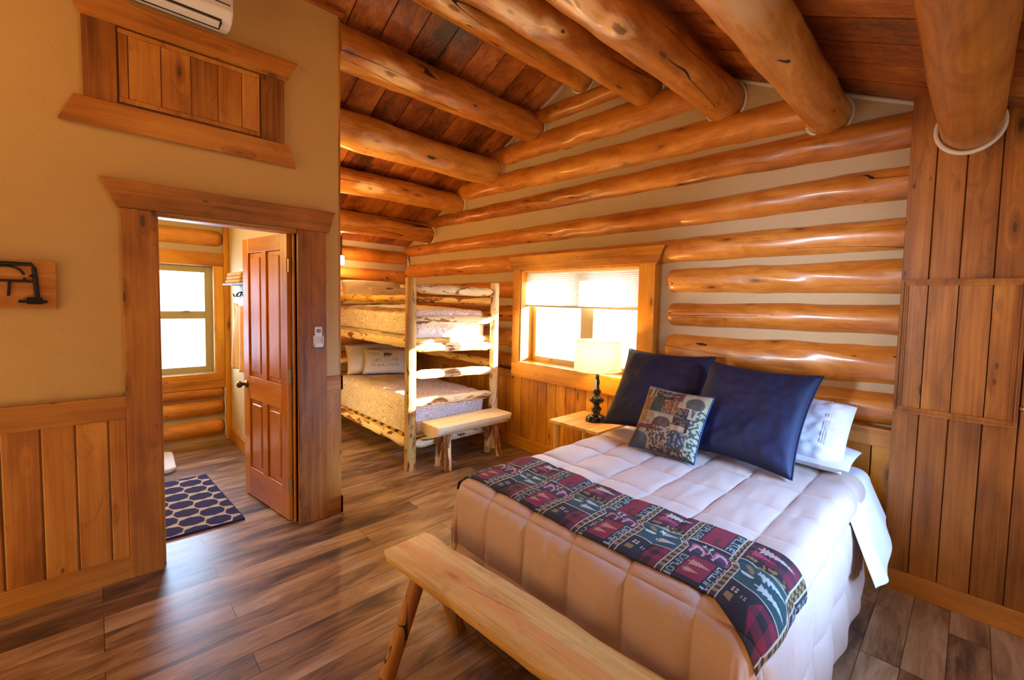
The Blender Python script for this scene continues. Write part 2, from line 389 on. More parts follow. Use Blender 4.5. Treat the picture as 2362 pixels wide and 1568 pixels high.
def tag(o, label, cat, group=None):
    o['label'] = label; o['category'] = cat
    if group: o['group'] = group
    return o
def struct(o): o['kind'] = 'structure'; return o
def empty(name, loc=(0, 0, 0), rz=0):
    o = bpy.data.objects.new(name, None); COL.objects.link(o); o.location = loc; o.rotation_euler = (0, 0, rz); o.empty_display_size = 0.1
    return o
def thing(name, label, cat, loc=(0, 0, 0), rz=0, group=None): return tag(empty(name, loc, rz), label, cat, group)
def quick(fn, name, mat, parent=None, **kw):
    b = MB(); fn(b); return b.build(name, mat, parent, **kw)
SM = dict(smooth=True, angle=50)

# ------------------------------------------------------------------ room dimensions
XL = -3.39      # plaster face of the bathroom partition (left of picture)
XT = -3.363     # face of its trim
YE = 1.222      # where that wall ends
YG = 3.24       # chinking plane of the far log wall
XW = -6.25      # log wall at the far left, behind the bunk bed
XR = 1.22
YN = -2.0
def zr(x): return 3.90 - 0.44*abs(x+2.8)

# ------------------------------------------------------------------ structure
struct(quick(lambda b: b.box(XW-0.1, XR+0.15, YN-0.1, YG+0.1, -0.06, 0.0), 'floor', MT['floor']))

# ceiling of boards running up the slope
b = MB(); y = 1.31-0.24*14
while y < YG+0.05:
    wd = 0.240
    for sgn in (-1, 1):
        xe = XW-0.1 if sgn < 0 else XR+0.15
        x0, x1 = (xe, -2.8) if sgn < 0 else (-2.8, xe)
        b.prism([(x0, zr(x0)), (x1, zr(x1)), (x1, zr(x1)+0.03), (x0, zr(x0)+0.03)], 'y', y+0.004, y+wd-0.004, random.random())
    y += wd
ceil = struct(b.build('ceiling', wood('roof', 'x', 0.42, 0.8, coat=0.15)))
quick(lambda b: (b.prism([(XW-0.1, zr(XW-.1)+0.031), (-2.8, 3.931), (XR+.15, zr(XR+.15)+0.031), (XR+.15, zr(XR+.15)+0.1), (-2.8, 4.0), (XW-.1, zr(XW-.1)+0.1)], 'y', YN-0.1, YG+0.15)), 'roof_deck', MT['black'], ceil)

# far wall: chinking sheet with a window hole, logs bulging from it
WX0, WX1, WZ0, WZ1 = -3.60, -2.075, 0.94, 1.945
b = MB()
b.prism([(XW-0.1, 0), (WX0, 0), (WX0, zr(WX0)+.05), (XW-0.1, zr(XW-.1)+.05)], 'y', YG, YG+0.16, 0.3)
b.prism([(WX1, 0), (XR+.1, 0), (XR+.1, zr(XR+.1)+.05), (WX1, zr(WX1)+.05)], 'y', YG, YG+0.16, 0.3)
b.prism([(WX0, 0), (WX1, 0), (WX1, WZ0), (WX0, WZ0)], 'y', YG, YG+0.16, 0.3)
b.prism([(WX0, WZ1), (WX1, WZ1), (WX1, zr(WX1)+.05), (-2.8, zr(-2.8)+.05), (WX0, zr(WX0)+.05)], 'y', YG, YG+0.16, 0.3)
wallf = struct(b.build('wall_far', MT['chink']))
LOGM = wood('log', 'x', 0.34, 1.25, crack=0.8, coat=0.35)
def wlog(x0, x1, z0, z1, h0, h1, seed, r0=0, r1=0, bulge=0.07):
    # visible chord h, bulging 7 cm
    R0 = (h0*h0/4+bulge*bulge)/(2*bulge); R1 = (h1*h1/4+bulge*bulge)/(2*bulge)
    yc0 = YG + R0-bulge; yc1 = YG + R1-bulge
    quick(lambda b: b.log((x0, yc0, z0), (x1, yc1, z1), R0, R1, seed, 0.085, 0.045, 36, r0, r1, bow=0.008), 'log', LOGM, wallf, smooth=True, angle=60)
XC = -0.26   # behind the plank chase
def xat(z): return (3.90-z)/0.44
lv = [(3.255, 0.235, 0.25), (2.945, 0.225, 0.24), (2.655, 0.15, 0.20), (2.35, 0.17, 0.20), (2.05, 0.17, 0.19)]
wlog(-2.8-xat(3.53)-.1, -2.8+xat(3.53), 3.53, 3.53, 0.175, 0.165, 14)
wlog(-2.8-xat(3.255)-.1, -1.50, 3.25, 3.26, 0.235, 0.25, 1)
wlog(-2.8-xat(2.95)-.1, -0.80, 2.98, 2.90, 0.22, 0.23, 2)
wlog(-2.8-xat(2.66)-.1, XC, 2.665, 2.66, 0.15, 0.205, 3)
wlog(XW+0.0, XC, 2.31, 2.35, 0.155, 0.20, 4)
wlog(XW+0.03, XC, 2.02, 2.065, 0.20, 0.19, 5)
wlog(XW+0.0, -3.68, 1.74, 1.74, 0.19, 0.18, 6)
wlog(XW+0.03, -3.68, 1.47, 1.47, 0.20, 0.18, 7)
wlog(XW+0.0, -3.68, 1.20, 1.19, 0.19, 0.20, 8)
wlog(XW+0.03, -3.68, 0.94, 0.94, 0.17, 0.17, 9)
wlog(-1.86, XC, 1.813, 1.813, 0.188, 0.205, 10, 0.06)
wlog(-1.85, XC, 1.535, 1.556, 0.180, 0.18, 11, 0.06)
wlog(-1.87, XC, 1.235, 1.285, 0.255, 0.25, 12, 0.07)
wlog(-1.90, XC, 0.995, 1.018, 0.16, 0.20, 13, 0.06)
# caulk bead where roof meets the wall
def bead(b, pts, r): b.tube(pts, r, 8)
quick(lambda b: (b.tube([(XW+.02, YG-0.005, zr(XW)-0.01), (-2.8, YG-0.005, 3.885)], 0.014, 8), b.tube([(-2.8, YG-0.005, 3.885), (XR, YG-0.005, zr(XR)-0.01)], 0.014, 8)), 'caulk_bead', MT['caulk'], wallf, smooth=True)

# wall at the far left behind the bunk bed
wl = struct(quick(lambda b: b.box(XW-0.15, XW, 1.03, YG+0.1, 0, zr(XW)+.02), 'wall_alcove', MT['chink']))
for k, (z, h) in enumerate([(2.205, 0.19), (1.925, 0.19), (1.62, 0.2), (1.34, 0.19), (1.06, 0.19), (0.78, 0.19), (0.50, 0.2), (0.2, 0.2)]):
    bul = 0.07; R = (h*h/4+bul*bul)/(2*bul)
    quick(lambda b: b.log((XW-R+bul, 1.25, z), (XW-R+bul, YG-0.0, z), R, R*0.98, 20+k, 0.05, 0.05, 32, 0, 0.10), 'log', wood('log', 'y', 0.34, 0.8, crack=0.7, coat=0.3), wl, smooth=True, angle=60)
quick(lambda b: b.tube([(XW+.035, YG-0.035, z+dz) for z in (2.3,) for dz in (0,)] + [(XW+0.02+0.05*abs(math.sin((z)*math.pi/0.28)), YG-0.03, z) for z in [2.3-0.05*i for i in range(46)]], 0.012, 8), 'caulk_bead', MT['caulk'], wl, smooth=True)

# bathroom partition: left wall of the picture, with the door opening
DY0, DY1, DZ = 0.25, 0.955, 2.04
b = MB()
TH = 0.10
b.box(XL-TH, XL, YN, DY0, 0, 2.95); b.box(XL-TH, XL, DY0, DY1, DZ, 2.95); b.box(XL-TH, XL, DY1, YE, 0, 2.95)
b.prism([(YN, 2.95), (YE, 2.95), (YE, zr(XL)+.02), (YN, zr(XL)+.02)], 'x', XL-TH, XL)
b.box(XW, XL-TH, 1.035, YE, 0, zr(XW)); b.prism([(XW, zr(XW)), (XL-TH, zr(XW)), (XL-TH, zr(XL-TH)+.02), (XW, zr(XW)+.02)], 'y', 1.035, YE)
wleft = struct(b.build('wall_left', MT['plaster']))
TRM = wood('trim', 'z', 0.42, 1.0)
def trimobj(name, fn, mat, parent=None, bevel=0.004):
    o = quick(fn, name, mat, parent, bevel=bevel)
    if not parent: struct(o)
    return o
# thin brown corner board and the wooden cap on top of the wall
trimobj('trim_1', lambda b: b.box(XL-0.10, XL-0.004, YE, YE+0.016, 1.035, 3.565), wood('honey', 'z', 0.45, 0.4))
trimobj('trim_2', lambda b: (b.box(XL-0.14, XL+0.03, YN, YE+0.03, 3.575, 3.60), b.box(XL-0.12, XL+0.012, YN, YE+0.02, 3.60, zr(XL+.03)-0.001)), wood('roof', 'y', 0.42, 0.6))
# wainscot
def wains_left(b):
    ys = [YN, -0.70, -0.57, -0.445, -0.324, -0.197, -0.080, 0.040, 0.115]
    for a, c in zip(ys[:-1], ys[1:]): b.box(XL-0.002, XT-0.012, a+0.003, c-0.003, 0.10, 0.93)
    b.box(XL-0.002, XT-0.012, 1.127, YE+0.012, 0.10, 0.93)
    b.box(XL-0.10, XL-0.0, YE-0.001, YE+0.012, 0.10, 0.93)
trimobj('trim_3', wains_left, wood('honey', 'z', 0.42, 1.0), bevel=0.005)
trimobj('trim_4', lambda b: (b.box(XL-0.002, XT, YN, 0.112, 0.905, 1.032), b.box(XL-0.002, XT, 1.127, YE+0.02, 0.925, 1.032), b.box(XL-0.10, XT, YE, YE+0.02, 0.925, 1.032)), wood('trim', 'y', 0.42, 0.7))
trimobj('baseboard_left', lambda b: (b.box(XL-0.002, XT, YN, 0.112, 0.0, 0.128), b.box(XL-0.002, XT, 1.127, YE+0.02, 0, 0.128), b.box(XL-0.10, XT, YE, YE+0.02, 0, 0.128)), wood('trim', 'y', 0.42, 0.7))
# door casing
trimobj('trim_5', lambda b: (b.box(XL-0.002, XT+0.006, 0.110, DY0, 0, 2.052), b.box(XL-0.002, XT+0.006, DY1-0.004, 1.130, 0, 2.052)), TRM)
trimobj('trim_6', lambda b: b.prism([(0.098, 2.053), (1.147, 2.053), (1.188, 2.198), (0.035, 2.198)], 'x', XL-0.002, XT+0.012), wood('trim', 'y', 0.42, 1.0))
trimobj('trim_7', lambda b: (b.box(XL-TH-0.02, XL, DY0-0.018, DY0, 0, DZ), b.box(XL-TH-0.02, XL, DY1-0.0, DY1+0.018, 0, DZ), b.box(XL-TH-0.02, XL, DY0, DY1, DZ-0.012, DZ+0.006), b.box(XL-0.062, XL-0.045, DY1-0.014, DY1, 0, DZ-0.012), b.box(XL-0.062, XL-0.045, DY0, DY0+0.014, 0, DZ-0.012)), wood('door', 'z', 0.4, 0.3))

# bathroom shell
BXW, BYS = -6.02, 1.034
struct(quick(lambda b: b.box(BXW, XL-TH, BYS-0.012, BYS, 0, 2.37), 'wall_bathroom', MT['bathplaster']))
struct(quick(lambda b: b.box(XW, XL-TH, YN, BYS, 2.37, 2.42), 'ceiling_bathroom', MT['bathceil']))
BW = dict(y0=0.05, y1=0.885, z0=0.755, z1=1.895)
b = MB()
b.box(BXW-0.2, BXW, YN, BW['y0'], 0, 2.37); b.box(BXW-0.2, BXW, BW['y1'], BYS, 0, 2.37)
b.box(BXW-0.2, BXW, BW['y0'], BW['y1'], 0, BW['z0']); b.box(BXW-0.2, BXW, BW['y0'], BW['y1'], BW['z1'], 2.37)
wb = struct(b.build('wall_bathroom_far', MT['chink']))
for k, (z, h) in enumerate([(2.195, 0.17), (0.53, 0.125), (0.365, 0.165), (0.145, 0.175)]):
    bul = 0.06; R = (h*h/4+bul*bul)/(2*bul)
    quick(lambda b: b.log((BXW-R+bul, YN, z), (BXW-R+bul, 0.972, z+0.004), R, R, 40+k, 0.05, 0.05, 28, 0, 0.05), 'log', wood('log', 'y', 0.45, 0.6, crack=0.6), wb, smooth=True, angle=60)
quick(lambda b: b.tube([(BXW+0.012+0.03*abs(math.sin(z*14)), 0.972, z) for z in [0.02+0.04*i for i in range(15)]], 0.008, 6), 'caulk_bead', MT['caulk'], wb, smooth=True)
BT = 0.045
trimobj('trim_8', lambda b: (b.box(BXW, BXW+BT, 0.885, 0.972, 0.585, 2.04), b.box(BXW, BXW+BT, -0.05, 0.05, 0.585, 2.04)), wood('gold', 'z', 0.4, 0.8))
trimobj('trim_9', lambda b: (b.box(BXW, BXW+BT+.002, -0.05, 0.972, 1.90, 2.042), b.box(BXW, BXW+BT+.002, -0.05, 0.972, 0.583, 0.75)), wood('gold', 'y', 0.4, 0.8))
trimobj('trim_10', lambda b: b.box(BXW, BXW+BT+0.004, 0.974, BYS-0.014, 0, 2.33), wood('gold', 'z', 0.4, 0.4))
trimobj('baseboard_bathroom', lambda b: b.box(BXW+0.05, XL-TH-0.02, BYS-0.034, BYS-0.012, 0, 0.135), wood('door', 'x', 0.4, 0.3))

def window(name, cx, axis, a0, a1, z0, z1, depth0, depth1, bars, latch, fr=0.05, liner=None):
    """vinyl window; axis is the direction it runs; depth0 is the inner and depth1 the outer depth of the frame"""
    W = struct(empty(name, (0, 0, 0)))
    def bx(b, p0, p1, q0, q1, d0, d1):
        if axis == 'x': b.box(p0, p1, min(d0, d1), max(d0, d1), q0, q1)
        else: b.box(min(d0, d1), max(d0, d1), p0, p1, q0, q1)
    o = MB()
    bx(o, a0, a0+fr, z0, z1, depth0, depth1); bx(o, a1-fr, a1, z0, z1, depth0, depth1)
    bx(o, a0+fr, a1-fr, z0, z0+fr, depth0, depth1); bx(o, a0+fr, a1-fr, z1-fr, z1, depth0, depth1)
    o.build('window_frame', MT['vinyl'], W, bevel=0.003)
    sd = 1 if depth1 > depth0 else -1
    for kind, p, wd in bars:
        o = MB()
        if kind == 'v': bx(o, p-wd/2, p+wd/2, z0+fr, z1-fr, depth0+sd*0.008, depth1)
        else: bx(o, a0+fr, a1-fr, p-wd/2, p+wd/2, depth0+sd*0.008, depth1)
        o.build('mullion', MT['vinyl'], W, bevel=0.003)
    o = MB(); m = (depth0+depth1)/2; bx(o, a0+fr*.5, a1-fr*.5, z0+fr*.5, z1-fr*.5, m-0.002, m+0.002); o.build('window_pane', MT['glass'], W)
    for (p, q) in latch:
        o = MB(); bx(o, p-0.035, p+0.035, q-0.008, q+0.008, depth0-sd*0.012, depth0+sd*0.01); bx(o, p-0.01, p+0.03, q+0.004, q+0.012, depth0-sd*0.022, depth0); o.build('latch', MT['vinyl'], W, bevel=0.003)
    return W
window('window_1', 0, 'x', WX0+0.002, WX1-0.002, WZ0, WZ1, YG+0.09, YG+0.155, [('v', -2.80, 0.16)], [(-3.30, 0.995), (-2.42, 0.995)], 0.075)
window('window_2', 0, 'y', BW['y0'], BW['y1'], BW['z0'], BW['z1'], BXW-0.05, BXW-0.12, [('h', 1.375, 0.08)], [(0.66, 1.41)], 0.065)
# liner boards of the far window, its casing and the wainscot beneath
LN = 0.018
trimobj('trim_11', lambda b: (b.box(WX0-0.001, WX0+LN, 3.16, YG+0.155, WZ0, WZ1), b.box(WX1-LN, WX1+0.001, 3.16, YG+0.155, WZ0, WZ1), b.box(WX0, WX1, 3.16, YG+0.155, WZ1-LN, WZ1+0.001), b.box(WX0, WX1, 3.14, YG+0.155, WZ0-0.001, WZ0+LN)), wood('gold', 'z', 0.35, 0.3), bevel=0.002)
trimobj('trim_12', lambda b: (b.box(-3.712, WX0+0.004, 3.145, YG, 0.93, 1.95), b.box(WX1-0.004, -1.925, 3.145, YG, 0.93, 1.95)), wood('gold', 'z', 0.38, 0.6))
trimobj('trim_13', lambda b: b.prism([(-3.725, 1.948), (-1.905, 1.948), (-1.835, 2.095), (-3.80, 2.095)], 'y', 3.135, YG), wood('gold', 'x', 0.38, 0.6))
trimobj('trim_14', lambda b: (b.box(-3.712, -1.925, 3.142, YG, 0.80, 0.94), b.box(-3.76, -1.90, 3.130, YG, 0.792, 0.812)), wood('gold', 'x', 0.38, 0.6))
def wains_far(b):
    x = -3.70; b.box(-6.2, -6.05, YG-0.07, YG, 0.1, 0.80)
    xs = [XW+.02]; x = -3.70-19*0.131
    xs = [-3.705+0.132*k for k in range(-19, 27)]
    for a, c in zip(xs[:-1], xs[1:]): b.box(a+0.003, c-0.003, 3.172, YG, 0.10, 0.82 if a < -3.75 or a > -2.0 else 0.80)
trimobj('trim_15', wains_far, wood('gold', 'z', 0.40, 0.9), bevel=0.005)
trimobj('trim_16', lambda b: (b.box(XW+.05, -3.712, 3.160, YG, 0.755, 0.835), b.box(XW+.05, -3.712, 3.145, YG, 0.835, 0.85), b.box(-1.925, XC, 3.160, YG, 0.80, 0.895), b.box(-1.925, XC, 3.145, YG, 0.895, 0.912)), wood('honey', 'x', 0.40, 0.6))
trimobj('baseboard_far', lambda b: b.box(XW+.05, XC, 3.150, YG, 0, 0.125), wood('gold', 'x', 0.40, 0.5))

# plank chase at the right of the picture
YC = 3.135
K = YC/3.19
def chase(b):
    xs = [-0.318, -0.195, -0.068, 0.066, 0.198, 0.33, 0.46, 0.59, 0.72, 0.85, 0.98, 1.11, XR]
    for i, (a, c) in enumerate(zip(xs[:-1], xs[1:])):
        b.box(a*K+0.0025, c*K-0.0025, YC, YC+0.02, 0.10, zr(a)-0.006)
    b.box(-0.316*K, XR, YC+0.02, YG, 0, zr(XR)-0.01, 0.5); b.box(-0.316*K, -0.24, YC+0.018, YG, 0, 2.785, 0.5); b.box(-0.24, 0.3, YC+0.018, YG, 0, zr(0.3)-.01, 0.5)
struct(quick(chase, 'wall_chase', wood('chase', 'z', 0.45, 1.0), bevel=0.004))
trimobj('baseboard_chase', lambda b: b.box(-0.30, XR, YC-0.018, YC, 0, 0.12), wood('chase', 'x', 0.45, 0.6))
# access panel on the chase
t = thing('access_panel', 'square knotty pine access panel with moulded frame on the plank wall beside the bed', 'wall panel')
def fr(b):
    x0, x1, z0, z1, wv = -0.312*K, 0.192*K, 1.035, 1.785, 0.034
    for (dy, ins, wd) in ((0.022, 0.0, wv), (0.030, 0.008, 0.006), (0.027, 0.020, 0.006)):
        b.box(x0+ins, x0+ins+wd, YC-dy, YC-0.001, z0+ins, z1-ins, 0.2); b.box(x1-ins-wd, x1-ins, YC-dy, YC-0.001, z0+ins, z1-ins, 0.3)
        b.box(x0+ins, x1-ins, YC-dy-0.001, YC-0.001, z0+ins, z0+ins+wd, 0.7); b.box(x0+ins, x1-ins, YC-dy-0.001, YC-0.001, z1-ins-wd, z1-ins, 0.8)
quick(fr, 'panel_frame', wood('chase', 'z', 0.5, 0.0), t, bevel=0.002)
quick(lambda b: [b.box(a*K+.002, c*K-.002, YC-0.012, YC-0.001, 1.062, 1.757) for a, c in ((-0.282, -0.192), (-0.192, -0.065), (-0.065, 0.068), (0.068, 0.162))], 'panel', wood('honey', 'z', 0.42, 1.0), t, bevel=0.002)
quick(lambda b: b.lathe([(0.0, 0), (0.011, 0.0), (0.013, 0.006), (0.008, 0.014), (0, 0.016)], (0, 0, 0), 16), 'latch_knob', MT['brass'], t, smooth=True)
kn = t.children[-1] if t.children else None
for ch in t.children:
    if ch.name.startswith('latch_knob'): ch.rotation_euler = (math.radians(90), 0, 0); ch.location = (0.207*K, YC-0.001, 1.138)

# remaining walls of the room, outside the frame
struct(quick(lambda b: (b.box(XR, XR+0.15, YN, 1.4, 0, zr(XR)), b.box(XR, XR+0.15, 2.8, YG, 0, zr(XR)), b.box(XR, XR+0.15, 1.4, 2.8, 0, 0.6), b.box(XR, XR+.15, 1.4, 2.8, 1.98, zr(XR))), 'wall_right', MT['plaster']))
struct(quick(lambda b: (b.prism([(XW-.1, 0), (-2.6, 0), (-2.6, 3.8), (XW-.1, zr(XW))], 'y', YN-0.15, YN), b.prism([(-0.8, 0), (XR, 0), (XR, zr(XR)), (-0.8, zr(-.8))], 'y', YN-0.15, YN), b.prism([(-2.6, 2.0), (-0.8, 2.0), (-0.8, zr(-.8)), (-2.6, 3.8)], 'y', YN-0.15, YN), b.box(-2.6, -0.8, YN-.15, YN, 0, 1.1), b.box(-2.6, -2.2, YN-.15, YN, 1.1, 2.0), b.box(-1.2, -0.8, YN-.15, YN, 1.1, 2.0)), 'wall_near', MT['plaster']))

# ------------------------------------------------------------------ roof purlins
PUR = [
 (-5.62, 2.52, 0.135, 'lowest ceiling log on the left slope, above the bunk bed'),
 (-4.90, 2.83, 0.125, 'slim ceiling log on the left slope, second up from the bunk bed corner'),
 (-4.19, 3.10, 0.155, 'split ceiling log with a dark gash knot, third up on the left slope'),
 (-3.50, 3.43, 0.145, 'long cracked ceiling log running just past the end of the plaster wall'),
 (-2.84, 3.745, 0.135, 'smooth ceiling log at the ridge of the roof'),
 (-2.12, 3.415, 0.150, 'ceiling log with a big split and a pale knot, first on the right slope'),
 (-1.43, 3.115, 0.145, 'ceiling log with a pale bulging knot, second on the right slope'),
 (-0.745, 2.835, 0.125, 'ceiling log with scribbled grain, third on the right slope above the blue pillows'),
 (-0.07, 2.575, 0.128, 'thick ceiling log meeting the plank wall at the top right'),
]
SPOT = {6: ((0.05, -1.43, -0.136, 0.07, 'pale'), (0.03, -1.75, -0.142, 0.11, 'pale')), 5: ((0.118, -1.25, -0.092, 0.06, 'pale'), (0.05, -1.55, -0.141, 0.12, 'pale'), (0.118, -1.20, -0.092, 0.03, 'dark')),
        2: ((0.134, -0.91, -0.078, 0.05, 'dark'), (0.134, -1.45, -0.078, 0.10, 'pale')), 7: ((0.073, -1.60, -0.101, 0.12, 'pale'),), 3: ((0.108, -1.65, -0.097, 0.11, 'pale'), (0.126, -0.87, -0.073, 0.03, 'dark')), 4: ((0.08, -1.5, -0.11, 0.10, 'pale'),), 1: ((0.11, -1.2, -0.05, 0.09, 'pale'),)}
for k, (x, z, r, lab) in enumerate(PUR):
    ye = YC+0.01 if k == 8 else YG+0.01
    ys = 1.235 if x < XL else YN+0.01
    t = thing('ceiling_beam', lab, 'beam', (x, ye, z), 0, 'log purlins under the roof')
    bm = MB(); rr = 1.06
    bm.log((0, 0, 0), (0, ys-ye, 0), r*0.97, r*rr, 60+k, 0.09 if k < 8 else 0.05, 0.035, 48, freq=1.8, bow=0.015)
    for (sx, sy, sz, sr, kind) in SPOT.get(k, ()):
        if kind == 'pale' and sr < 0.09:    # a bulging knot
            for i_, q_ in enumerate(bm.v):
                dd = (q_[0]-sx)**2+((q_[1]-sy)*0.7)**2+(q_[2]-sz)**2
                g_ = 0.24*math.exp(-dd/(0.05**2)); bm.v[i_] = (q_[0]*(1+g_), q_[1], q_[2]*(1+g_))
    bm.build('log', wood('beam', 'y', 0.33, 1.0, crack=1.4, coat=0.35, spots=SPOT.get(k, ())), t, smooth=True, angle=60)
    yb = -0.012-(0.07 if k < 8 and k != 4 else 0.0)*0
    bm = MB(); pts = [((r*0.985+0.007)*math.cos(a), (-0.014 - (0.055 if k < 8 else 0)*max(0, math.sin(a*2-0.4))*0.6), (r*0.985+0.007)*math.sin(a)) for a in [2*math.pi*i/40 for i in range(41)]]
    bm.tube(pts, 0.012, 8, caps=False); bm.build('caulk_ring', MT['caulk'], t, smooth=True)

# ------------------------------------------------------------------ loft hatch, AC, plaque, remote
t = thing('loft_hatch', 'knotty pine framed hatch with flared top and bottom boards high on the plaster wall', 'hatch')
trimo = lambda n, fn, m: quick(fn, n, m, t, bevel=0.003)
trimo('top_board', lambda b: b.prism([(-0.009, 2.992), (0.895, 2.996), (0.957, 3.131), (-0.075, 3.131)], 'x', XL, XT+0.012), wood('honey', 'y', 0.42, 1.0))
trimo('bottom_board', lambda b: b.prism([(-0.043, 2.588), (0.898, 2.590), (0.945, 2.455), (-0.099, 2.455)], 'x', XL, XT+0.012), wood('honey', 'y', 0.42, 0.7))
trimo('side_board', lambda b: b.box(XL, XT, -0.012, 0.112, 2.589, 2.995), wood('honey', 'z', 0.42, 1.0))
trimo('side_board', lambda b: b.box(XL, XT, 0.752, 0.880, 2.589, 2.995), wood('honey', 'z', 0.42, 1.0))
def hatchp(b):
    ys = [0.118, 0.155, 0.285, 0.412, 0.535, 0.652, 0.746]
    b.box(XL, XT-0.010, 0.118, 0.746, 2.604, 2.985, 0.4)
    for a, c in zip(ys[:-1], ys[1:]): b.box(XT-0.010, XT-0.002, a+0.002, c-0.002, 2.632, 2.958)
    b.box(XT-0.010, XT-0.001, 0.118, 0.746, 2.604, 2.631, 0.6); b.box(XT-0.010, XT-0.001, 0.118, 0.746, 2.959, 2.985, 0.7)
trimo('hatch_door', hatchp, wood('honey', 'z', 0.42, 1.0))

t = thing('air_conditioner', 'white wall mounted split air conditioner above the loft hatch', 'air conditioner')
prof = [(XL, 3.155), (XL+0.10, 3.142), (XL+0.165, 3.155), (XL+0.20, 3.20), (XL+0.205, 3.36), (XL+0.17, 3.43), (XL, 3.435)]
quick(lambda b: b.prism(prof, 'y', -0.22, 0.585), 'casing', MT['white'], t, bevel=0.012, seg=3)
quick(lambda b: (b.prism([(XL+0.10, 3.136), (XL+0.155, 3.144), (XL+0.158, 3.150), (XL+0.10, 3.146)], 'y', -0.17, 0.53),), 'louver', MT['white'], t, bevel=0.003)
quick(lambda b: (b.box(XL+0.078, XL+0.086, -0.17, 0.535, 3.140, 3.146), b.prism([(XL+0.165, 3.150), (XL+0.172, 3.158), (XL+0.168, 3.164), (XL+0.16, 3.155)], 'y', -0.17, 0.535), b.box(XL+0.082, XL+0.165, 0.530, 0.536, 3.139, 3.150), b.box(XL+0.2, XL+0.2075, -0.2, 0.57, 3.235, 3.239)), 'air_slot', MT['black'], t)

t = thing('wall_plaque', 'wooden board with black wrought iron scroll bracket on the plaster wall', 'wall decoration')
quick(lambda b: b.box(XL, XT-0.004, -0.62, -0.124, 1.505, 1.740), 'board', wood('honey', 'y', 0.45, 0.8), t, bevel=0.003)
def iron(b):
    X = XT+0.004
    def tb(pts, r=0.006): b.tube([(X, y, z) for y, z in pts], r, 8)
    tb([(-0.62, 1.722), (-0.20, 1.722), (-0.193, 1.70), (-0.186, 1.56)], 0.009)
    tb([(-0.62, 1.640), (-0.205, 1.640)], 0.006)
    for c in (-0.28, -0.42):
        tb([(c+0.055*math.cos(a), 1.665+0.045*math.sin(a)) for a in [0.1+0.3*i for i in range(12)]], 0.005)
        tb([(c+0.075+0.02*math.cos(a), 1.655+0.018*math.sin(a)) for a in [3.1+0.5*i for i in range(10)]], 0.004)
        tb([(c+0.01, 1.64), (c+0.008, 1.60), (c+0.005, 1.568)], 0.005)
    b.box(X-0.01, X+0.004, -0.245, -0.155, 1.535, 1.548); b.box(X-0.008, X+0.006, -0.22, -0.17, 1.528, 1.562)
    b.lathe([(0, 0), (0.012, 0.004), (0.006, 0.012), (0, 0.014)], (X, -0.2, 1.66), 10)
quick(iron, 'iron_scroll', MT['iron'], t, smooth=True, angle=40)

t = thing('remote_control', 'white remote control in a wall holder on the right door casing', 'remote control')
X = XT+0.006
quick(lambda b: b.box(X+0.002, X+0.02, 1.048, 1.092, 1.258, 1.392), 'remote', MT['white'], t, bevel=0.004, seg=3)
quick(lambda b: (b.box(X, X+0.004, 1.040, 1.101, 1.243, 1.33), b.box(X, X+0.026, 1.040, 1.046, 1.243, 1.325), b.box(X, X+0.026, 1.095, 1.101, 1.243, 1.325), b.box(X, X+0.026, 1.040, 1.101, 1.243, 1.251), b.box(X+0.021, X+0.026, 1.04, 1.101, 1.243, 1.275)), 'holder', MT['white'], t, bevel=0.0015)
quick(lambda b: b.box(X+0.0195, X+0.0208, 1.056, 1.085, 1.352, 1.378), 'screen', MT['lcd'], t)
quick(lambda b: [b.box(X+0.0195, X+0.0212, 1.057+0.010*i, 1.064+0.010*i, 1.283+0.011*j, 1.289+0.011*j) for i in range(3) for j in range(4)], 'button', plain('grey_rubber', (0.45, 0.47, 0.45), 0.5), t)

# ------------------------------------------------------------------ bathroom door
D = struct(empty('door_1', (-3.475, 0.948, 0.0)))
ang = math.atan2(0.845-0.948, -4.243+3.475)   # direction of the leaf
D.rotation_euler = (0, 0, ang)
LW, LT = 0.775, 0.035
dm = wood('door', 'z', 0.28, 0.35, coat=0.4)
def leaf(b):
    st, mu = 0.105, 0.085
    H = 2.035
    b.box(0.0, st, 0, LT, 0.012, H, 0.1); b.box(LW-st, LW, 0, LT, 0.012, H, 0.6)
    b.box(LW/2-mu/2, LW/2+mu/2, 0, LT, 0.24, 0.79, 0.3); b.box(LW/2-mu/2, LW/2+mu/2, 0, LT, 0.97, H-0.11, 0.35)
quick(leaf, 'stile', dm, D, bevel=0.003)
quick(lambda b: (b.box(0.105, LW-0.105, 0.001, LT-0.001, 0.012, 0.24), b.box(0.105, LW-0.105, 0.001, LT-0.001, 0.79, 0.97), b.box(0.105, LW-0.105, 0.001, LT-0.001, 1.925, 2.035)), 'rail', wood('door', 'x', 0.28, 0.35, coat=0.4), D, bevel=0.003)
for x0, x1 in ((0.105, LW/2-0.0425), (LW/2+0.0425, LW-0.105)):
    for z0, z1 in ((0.24, 0.79), (0.97, 1.925)):
        def pn(b):
            b.box(x0, x1, 0.012, LT-0.012, z0, z1, 0.5)
            b.box(x0+0.035, x1-0.035, 0.004, LT-0.004, z0+0.035, z1-0.035, 0.5)
        quick(pn, 'door_panel', dm, D, bevel=0.008, seg=1)
for sy, nm in ((-1, 'knob'), (1, 'knob')):
    k = quick(lambda b: b.lathe([(0.0, 0), (0.031, 0.0), (0.031, 0.006), (0.014, 0.012), (0.011, 0.03), (0.018, 0.036), (0.027, 0.048), (0.026, 0.060), (0.014, 0.068), (0.0, 0.07)], (0, 0, 0), 24), nm, MT['bronze'], D, smooth=True)
    k.location = (LW-0.06, LT if sy > 0 else 0, 0.90); k.rotation_euler = (math.radians(-90*sy), 0, 0)
